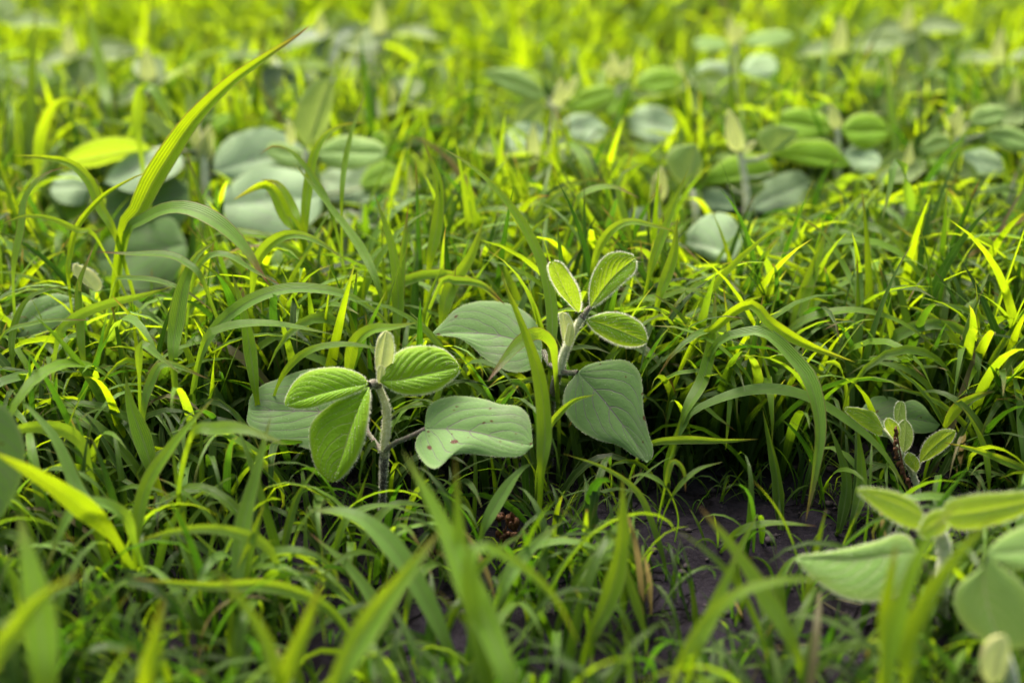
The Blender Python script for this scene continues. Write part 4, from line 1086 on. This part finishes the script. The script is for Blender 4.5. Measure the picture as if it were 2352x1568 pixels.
G('near curved blade reaching level over the pale triangular leaf', B(28, (.54, .54), 1555, 1540, 1620, 1430, 1700, 1360, 1800, 1332, 1930, 1330, c=(.95, .2, .1)), B(34, (.54, .56), 1680, 1330, 1600, 1240, 1560, 1500, c=(.6, .2, .1)) if False else B(30, (.56, .57), 1600, 1500, 1640, 1400, 1700, 1250, c=(.7, .3, .1)))
G('very close wide blade crossing the bottom centre diagonally', B(52, (.52, .55), 765, 1590, 850, 1430, 940, 1310, 1012, 1215, c=(.9, .6, .2)))
G('close blurred clump of yellow-green blades at bottom centre', B(56, (.52, .57), 1180, 1600, 1125, 1450, 1060, 1310, 1005, 1180, 925, 1035, c=(.95, .3, .1)), B(40, (.53, .56), 1130, 1600, 1095, 1430, 1060, 1270, 1045, 1050, c=YL), B(34, (.53, .55), 1120, 1600, 1085, 1400, 1090, 1260, 1180, 1290, 1270, 1370, 1330, 1480, c=(.8, .3, .2)))
G('pale wide grass blade arching left above the clump', B(46, (.60, .62), 1035, 1500, 985, 1390, 920, 1280, 850, 1205, 790, 1175, 708, 1172, c=(.5, .3, 1), prof=.55))
G('mottled yellowing blade with a ragged tip left of the clump', B(34, (.62, .64), 940, 1560, 870, 1400, 800, 1300, 712, 1224, c=(.6, 1, .8)))
G('level blade pointing left with a tan tip across the lower left soil', B(27, (.60, .59), 800, 1450, 735, 1385, 620, 1345, 480, 1345, 300, 1328, c=(.7, 1, .4), prof=.4))
G('closest blurred blade standing at the lower left edge', B(62, (.50, .53), 110, 1600, 92, 1420, 65, 1280, 42, 1175, c=(.95, .3, .05)), B(40, .50, -30, 1560, 30, 1450, 100, 1370, 195, 1310, c=(.8, .6, .3)))
G('broad blurred blade entering from the left edge', B(46, (.62, .58), 262, 1235, 190, 1165, 90, 1095, -20, 1035, c=(.95, .2, .1)), B(30, (.63, .66), 260, 1230, 180, 1130, 120, 1000, 20, 890, c=(.2, .2, .6)))
G('bright upright blade with a brown tip leaning right in the lower left', B(34, (.635, .65), 312, 1250, 335, 1120, 395, 1025, 440, 970, 492, 912, c=(.9, .6, .1)), B(24, (.64, .62), 440, 1000, 490, 985, 560, 985, 660, 1022, c=(.9, .3, .4)), B(30, (.63, .60), 308, 1245, 285, 1185, 225, 1155, 165, 1175, 105, 1305, c=(.5, .5, .7), prof=.4))
G('narrow spear-shaped blade standing alone in the dark left shade', B(40, (.69, .70), 352, 1085, 325, 1000, 300, 930, 288, 865, c=(.85, .2, .1), fold=.15))
G('tall kinked blade pair in the lower left middle', B(36, (.61, .64), 545, 1370, 556, 1220, 590, 1080, 622, 955, c=(.4, .3, .3)), B(32, (.61, .62), 530, 1460, 562, 1300, 608, 1150, c=(.8, .4, .1)))
G('thin low arch joining the kinked pair from the left', B(24, (.62, .61), 640, 1300, 600, 1245, 500, 1215, 400, 1220, 305, 1245, c=(.7, .3, .5)))
G('curved green blade drooping left out of the dark shade', B(30, (.67, .66), 205, 1070, 190, 1020, 140, 985, 60, 982, -10, 1005, c=(.5, .2, .6), prof=.55))
G('pair of blurred points at the bottom left', B(32, .51, 330, 1600, 358, 1460, 377, 1365, c=YL), B(34, .52, 640, 1600, 705, 1430, 742, 1325, c=YL), B(28, .52, 650, 1600, 600, 1450, 490, 1300, c=(.9, .6, .2)))
G('near bright blades in front of the lower right soybean plant', B(40, .52, 2030, 1600, 2060, 1430, 2120, 1260, 2200, 1150, c=YL), B(38, .52, 2080, 1560, 2090, 1450, 2180, 1300, 2290, 1180, c=(.8, .3, .1)), B(30, .53, 2030, 1500, 2035, 1390, 2060, 1240, c=YL))
G('narrow blade with a tan tip crossing right beside the corrugated seedling', B(17, (.69, .70), 2370, 1092, 2300, 1055, 2230, 1030, 2168, 1016, c=(.9, .9, .2)))
G('upright blade near the right edge, tall and grey-green', B(26, (.70, .72), 2352, 1050, 2345, 940, 2323, 838, c=(.4, .5, .8)))
G('slender pointed blade right of the corrugated seedling', B(14, (.70, .71), 2272, 1110, 2262, 1030, 2235, 970, 2205, 928, c=YL), B(24, (.72, .71), 2170, 980, 2200, 935, 2240, 910, 2285, 898, c=(.7, .8, .1)))
G('pale short blade lying across the dark shade left of centre', B(19, (.70, .69), 320, 860, 325, 792, 360, 815, 415, 858, c=(.8, .4, .6)), B(20, (.70, .71), 330, 950, 345, 880, 380, 835, 480, 870, c=PL))
G('bright kinked upright blade catching light in the left shade', B(28, (.72, .75), 588, 905, 575, 810, 560, 720, 532, 625, c=(1, .4, 0), roll=.1))
G('arch with a level yellow tip pointing at the left seedling bud', B(26, (.72, .69), 800, 860, 815, 790, 855, 758, 900, 752, 958, 741, c=(.9, .3, .3)), B(17, (.72, .70), 640, 880, 700, 810, 790, 790, 900, 806, c=(.8, .3, .3)))
G('grass plant with three low blades spreading under the left seedling', B(20, (.66, .65), 770, 1270, 800, 1190, 880, 1160, 960, 1180, c=(.3, .3, .4)), B(18, (.66, .67), 650, 1270, 680, 1150, 730, 1070, c=DK), B(17, (.66, .67), 830, 1250, 900, 1160, 1000, 1165, c=DK))
G('small grass plant with curling blades in the bare soil', B(12, (.68, .68), 1530, 1110, 1545, 1060, 1570, 1080, 1575, 1130, c=(.3, 1, .2)), B(12, .68, 1550, 1130, 1600, 1080, 1660, 1060, c=DK), B(12, .68, 1530, 1120, 1480, 1090, 1440, 1100, c=DK))
G('short grass plant of upright narrow blades at bottom right', B(20, .64, 1705, 1370, 1690, 1290, 1740, 1180, c=(.5, .3, .2)), B(18, .63, 1850, 1400, 1870, 1290, 1898, 1165, c=YL), B(16, .64, 1600, 1480, 1590, 1360, 1560, 1290, c=DK))
G('grass plant with a creamy bent leaf in front of the lower right soil', B(22, .64, 1800, 1400, 1790, 1340, 1815, 1290, 1850, 1270, c=PL), B(20, .62, 1480, 1450, 1450, 1350, 1420, 1260, 1400, 1220, c=(.5, .2, .5)))
G('upright blade with a narrow shadow band right of the sword-like one', B(26, .78, 1510, 700, 1530, 640, 1548, 580, 1556, 500, c=(.7, .3, .2)), B(22, .80, 1490, 640, 1530, 520, 1582, 385, c=(.8, .3, .2)))
G('level blade with a pointed tip in front of the drooping grey leaf', B(20, (.80, .78), 1360, 620, 1390, 545, 1440, 510, 1500, 518, 1560, 534, c=(.95, .4, .3)))
G('wispy grass blade tilting right across the far middle', B(14, (.86, .88), 1450, 560, 1420, 420, 1480, 370, c=(.8, .4, .3)), B(18, (.85, .84), 1320, 480, 1350, 440, 1410, 430, 1468, 455, c=(.9, .8, .3)))
G('tall blurred blade crossing the upper right', B(20, (.95, 1.0), 2060, 480, 2055, 330, 2040, 200, 2030, 100, c=YL))
G('blurred blade hanging with a blue-green tip at upper right', B(24, (.90, .86), 2085, 520, 2080, 400, 2055, 375, 2045, 430, 2026, 505, c=(.4, .3, 1)))
G('tall blurred blade in the upper left, leaning left', B(24, (1.0, 1.05), 255, 260, 240, 200, 220, 100, 195, -10, c=YL))


# ------------------------------------------------------------------ loose grass (nobody could count it)
def protect_map():
    w, h = 588, 392
    M = np.zeros((h, w)); s = 4.0
    yy, xx = np.mgrid[0:h, 0:w] * s + s / 2
    for e in PROT:
        if e[0] == 'poly':
            poly = np.array(e[1], float)
            ins = np.zeros((h, w), bool)
            j = len(poly) - 1
            for i in range(len(poly)):
                xi, yi = poly[i]; xj, yj = poly[j]
                if yi != yj:
                    c = ((yi > yy) != (yj > yy)) & (xx < (xj - xi) * (yy - yi) / (yj - yi) + xi)
                    ins ^= c
                j = i
            M[ins] = np.maximum(M[ins], e[2] + 0.022)
        else:
            P = np.array(e[1], float)
            for a, c in zip(P[:-1], P[1:]):
                k = int(max(2, np.hypot(*(c - a)) / 4))
                for f in np.linspace(0, 1, k):
                    q = a * (1 - f) + c * f
                    r = max(6, e[3] * 0.45)
                    x0, x1 = int((q[0] - r) / s), int((q[0] + r) / s) + 1
                    y0, y1 = int((q[1] - r) / s), int((q[1] + r) / s) + 1
                    if x1 < 0 or y1 < 0 or x0 >= w or y0 >= h: continue
                    sl = M[max(y0, 0):y1, max(x0, 0):x1]
                    np.maximum(sl, e[2] - 0.002, out=sl)
    return M


# thin places of the stand, as (photo x, y of the soil there, radii, share of grass left)
THIN = [(1560, 1180, 270, 110, 0.06), (1760, 1110, 120, 60, 0.6), (1640, 1310, 220, 80, 0.3), (1420, 1430, 180, 70, 0.6), (1750, 1480, 250, 70, 0.8),
        (620, 1360, 200, 60, 0.6), (830, 1450, 160, 60, 0.7), (1080, 1200, 100, 50, 0.6)]


def loose_grass(name, n, region, Lr, wr, label, seed, protect=None, seg=9, thin=True, lean=(0.1, 0.6), bend=(0.3, 1.6), tintr=(0.1, 0.9), bluer=(0.0, 0.35), per=4, keep=0.1, straw=.008, bpow=1.3):
    r = np.random.default_rng(seed)
    x0, x1, y0, y1 = region
    nt = n // per
    X = r.uniform(x0, x1, nt * 3); Y = r.uniform(y0, y1, nt * 3)
    # clumpiness
    cl = vnoise(X + 5, Y + 5, 14, seed + 1)
    ok = r.random(len(X)) < 0.35 + 0.9 * cl
    if thin:
        px, py, d = project(np.stack([X, Y, np.zeros_like(X)], 1))
        k = np.ones(len(X))
        for (a, c, ra, rc, sh) in THIN:
            q = ((px - a) / ra) ** 2 + ((py - c) / rc) ** 2
            k = np.where(q < 1, np.minimum(k, sh), k)
        ok &= r.random(len(X)) < k
    X, Y = X[ok][:nt], Y[ok][:nt]
    N = len(X) * per
    bx = np.repeat(X, per) + r.normal(0, .0022, N); by = np.repeat(Y, per) + r.normal(0, .0022, N)
    big = np.repeat(r.random(len(X)), per)
    L = (Lr[0] + (Lr[1] - Lr[0]) * (0.55 * big + 0.45 * r.random(N)) ** 1.3)
    w = wr[0] + (wr[1] - wr[0]) * (0.6 * big + 0.4 * r.random(N)) ** 1.5
    az = r.uniform(0, 2 * np.pi, N)
    th0 = r.uniform(*lean, N)
    kb = bend[0] + (bend[1] - bend[0]) * r.random(N) ** bpow
    t = np.linspace(0, 1, seg + 1)
    th = th0[:, None] + kb[:, None] * t[None] ** 2.3 * 1.6
    az2 = az[:, None] + r.normal(0, .35, N)[:, None] * t[None]
    dx = np.sin(th) * np.cos(az2); dy = np.sin(th) * np.sin(az2); dz = np.cos(th)
    D = np.stack([dx, dy, dz], -1) * (L / seg)[:, None, None]
    P = np.concatenate([np.zeros((N, 1, 3)), np.cumsum((D[:, :-1] + D[:, 1:]) / 2, 1)], 1)
    P = P + np.stack([bx, by, soil_z(bx, by) - 0.001], 1)[:, None]
    if protect is not None:
        px, py, d = project(P.reshape(-1, 3))
        ix, iy = (px / 4).astype(int), (py / 4).astype(int)
        inn = (ix >= 0) & (ix < 588) & (iy >= 0) & (iy < 392)
        md = np.zeros(len(px)); md[inn] = protect[iy[inn], ix[inn]]
        bad = ((d < md) & inn).reshape(N, -1).sum(1)
        good = (bad < 1) | (r.random(N) < keep * (bad < 3))
        # nothing stands in the camera's own place
        good &= (P[:, :, 2].max(1) < .2) & ~((d.reshape(N, -1).min(1) < 0.40) & (np.abs(px.reshape(N, -1) - 1176).min(1) < 1400) & (d.reshape(N, -1).max(1) > 0.05) & (np.abs(py.reshape(N, -1) - 784).min(1) < 1000))
        P, L, w, az, th, az2 = P[good], L[good], w[good], az[good], th[good], az2[good]
        N = len(P)
    T = np.stack([np.sin(th) * np.cos(az2), np.sin(th) * np.sin(az2), np.cos(th)], -1)
    S = np.stack([-np.sin(az2), np.cos(az2), np.zeros_like(az2)], -1)
    Nn = np.cross(S, T)
    rl = r.normal(0, .35, N)[:, None] + r.normal(0, .8, N)[:, None] * t[None]
    S2 = S * np.cos(rl)[..., None] + Nn * np.sin(rl)[..., None]
    N2 = np.cross(S2, T)
    pk = r.uniform(0.2, 0.45, N)[:, None]
    tt = t[None]
    prof = (0.5 + 0.5 * np.clip(tt / pk, 0, 1)) * np.where(tt > pk, (1 - np.clip((tt - pk) / (1 - pk), 0, 1) ** 1.9) ** 0.92, 1)
    ww = np.maximum(prof, 0.02) * w[:, None] * 0.5
    fold = r.uniform(0.1, 0.55, N)[:, None]
    A = P - S2 * ww[..., None] - N2 * (ww * fold)[..., None]
    B = P + S2 * ww[..., None] - N2 * (ww * fold)[..., None]
    V = np.stack([A, P, B], 2)              # N, seg+1, 3, 3
    base = grid_faces(seg + 1, 3)
    F = (base[None] + (np.arange(N) * (seg + 1) * 3)[:, None, None]).reshape(-1, 4)
    uv = np.zeros((N, seg + 1, 3, 2)); uv[..., 0] = [0, .5, 1]; uv[..., 1] = t[None, :, None]
    c = np.zeros((N, seg + 1, 3, 3))
    c[..., 0] = r.uniform(*tintr, N)[:, None, None]
    c[..., 1] = np.where(r.random(N) < straw, 2.0, r.random(N) ** 2.5)[:, None, None]
    c[..., 2] = r.uniform(*bluer, N)[:, None, None] ** 1.2
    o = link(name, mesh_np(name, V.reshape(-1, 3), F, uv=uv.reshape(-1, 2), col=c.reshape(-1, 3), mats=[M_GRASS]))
    o["kind"] = "stuff"; o["label"] = label; o["category"] = "grass"
    return o


build_soil()
PM = protect_map()
# tall stand behind and left, shorter growth in front, sparse seedlings on the soil
loose_grass('meadow_grass', 25000, (-1.15, 1.15, 1.00, 2.5), (.055, .14), (.0036, .0088), 'dense yellow-green grass filling the field behind the seedlings', 21, PM, seg=9, thin=False, lean=(.03, .55), bend=(.1, 2.0), tintr=(.3, 1.2), keep=.12)
loose_grass('leafy_grass', 15500, (-.62, .62, .62, 1.05), (.07, .155), (.0034, .0076), 'mixed short and tall grass around the soybean seedlings', 22, PM, seg=11, lean=(.02, .4), bend=(.05, 1.9), tintr=(-.3, 1.05), bluer=(.0, .5), keep=.12, per=4)
loose_grass('short_grass', 5800, (-.50, .50, .36, .78), (.035, .12), (.0022, .0056), 'short green grass in front on the dark soil', 23, PM, seg=9, lean=(.05, .6), bend=(.2, 2.4), tintr=(-.4, .65), bluer=(.0, .4), keep=.12, per=3)  # low layers tinted darker, canopy shade put into the colour
loose_grass('grass_seedlings', 6500, (-.50, .50, .40, 1.0), (.012, .045), (.0010, .0024), 'tiny grass seedlings sprouting from the soil', 24, PM, seg=6, lean=(.1, .8), bend=(.0, 1.8), tintr=(-.3, .35), keep=.3, thin=True)
loose_grass('thin_seedlings', 1300, (.0, .42, .55, .85), (.010, .035), (.0008, .0020), 'sparse hair-thin grass seedlings on the bare soil patch', 28, PM, seg=6, lean=(.1, .8), bend=(.0, 1.8), tintr=(.1, .7), keep=.3, thin=False)
loose_grass('dead_grass', 200, (-.50, .50, .40, 1.0), (.015, .04), (.0008, .0018), 'dry straw-coloured grass litter lying on the soil', 27, PM, seg=5, lean=(1.45, 1.56), bend=(.0, .05), keep=.3, thin=False, straw=1.0)
loose_grass('nearest_grass', 7000, (-.9, .9, -.7, .36), (.04, .10), (.003, .006), 'grass at the feet of the photographer', 26, PM, seg=6, lean=(.05, .6), bend=(.1, 1.9), thin=False)
loose_grass('far_grass', 16000, (-2.6, 2.6, 2.5, 5.0), (.07, .13), (.005, .010), 'far grass beyond the seedlings running to the back of the field', 25, None, seg=5, thin=False, lean=(.05, .5), bend=(.1, .9), tintr=(.3, 1.0))
loose_grass('arching_grass', 1300, (-.55, .55, .64, 1.1), (.11, .19), (.0050, .0088), 'long slender grass arching over the shorter stand', 31, PM, seg=14, lean=(.05, .4), bend=(1.2, 2.3), bpow=1.0, tintr=(.4, 1.0), bluer=(.1, .9), keep=.05, per=3)
loose_grass('arching_front_grass', 420, (-.40, .40, .48, .66), (.08, .13), (.0040, .0070), 'long slender grass arching over the soil in front', 32, PM, seg=14, lean=(.05, .5), bend=(1.0, 2.3), bpow=1.0, tintr=(.2, .9), bluer=(.1, .9), keep=.05, per=3)


# ------------------------------------------------------------------ light, camera
SUN_EL, SUN_AZ = math.radians(54), math.radians(-18)     # azimuth from +Y towards +X
world = bpy.data.worlds.new("World"); scene.world = world; world.use_nodes = True
wn = world.node_tree
sky = wn.nodes.new('ShaderNodeTexSky'); sky.sky_type = 'NISHITA'; sky.sun_disc = False
sky.sun_elevation = SUN_EL; sky.sun_rotation = SUN_AZ
sky.air_density = 1.0; sky.dust_density = 3.0
bg = wn.nodes['Background']; bg.inputs[1].default_value = 0.15
wt = wn.nodes.new('ShaderNodeMix'); wt.data_type = 'RGBA'; wt.blend_type = 'MULTIPLY'; wt.inputs[0].default_value = 1.0
wt.inputs[7].default_value = (1.50, 1.40, 1.04, 1)          # hazy, warm sky light
wn.links.new(sky.outputs[0], wt.inputs[6])
# sky gradient added to shape the light, like thin high cloud: brightest overhead and towards the sun, dull near the horizon
tcw = wn.nodes.new('ShaderNodeTexCoord'); sw = wn.nodes.new('ShaderNodeSeparateXYZ'); wn.links.new(tcw.outputs['Generated'], sw.inputs[0])
wb = NB(wn)
zf = wb.math('MULTIPLY', wb.math('MAXIMUM', sw.outputs[2], 0.0), 2.3)
yf = wb.math('MULTIPLY', wb.math('MAXIMUM', sw.outputs[1], 0.0), 0.9)
ff = wb.math('ADD', wb.math('ADD', zf, yf), 0.04)
wm = wn.nodes.new('ShaderNodeVectorMath'); wm.operation = 'SCALE'
wn.links.new(wt.outputs[2], wm.inputs[0]); wn.links.new(ff, wm.inputs['Scale']); wn.links.new(wm.outputs[0], bg.inputs[0])
sd = bpy.data.lights.new('sun', 'SUN'); sd.energy = 10.5; sd.angle = math.radians(26); sd.color = (1.0, 0.96, 0.87)
so = bpy.data.objects.new('sun', sd); COL.objects.link(so)
sv = Vector((math.sin(SUN_AZ) * math.cos(SUN_EL), math.cos(SUN_AZ) * math.cos(SUN_EL), math.sin(SUN_EL)))
so.rotation_euler = sv.to_track_quat('Z', 'Y').to_euler(); so.location = sv * 3

cd = bpy.data.cameras.new('camera'); cam = bpy.data.objects.new('camera', cd); COL.objects.link(cam)
cam.location = C0; cam.rotation_euler = (math.pi / 2 - PITCH, 0, 0)
cd.lens = LENS; cd.sensor_width = 36; cd.clip_start = 0.02; cd.clip_end = 500
cd.dof.use_dof = True; cd.dof.focus_distance = FOCUS; cd.dof.aperture_fstop = 3.5
scene.camera = cam
scene.view_settings.view_transform = 'Standard'; scene.view_settings.look = 'None'; scene.view_settings.exposure = 0
scene.render.engine = 'CYCLES'
cy = scene.cycles
cy.max_bounces = 4; cy.diffuse_bounces = 1; cy.transmission_bounces = 2; cy.glossy_bounces = 2
cy.sample_clamp_indirect = 4; cy.use_denoising = True
for o in list(scene.objects):
    if "_org" in o: del o["_org"]
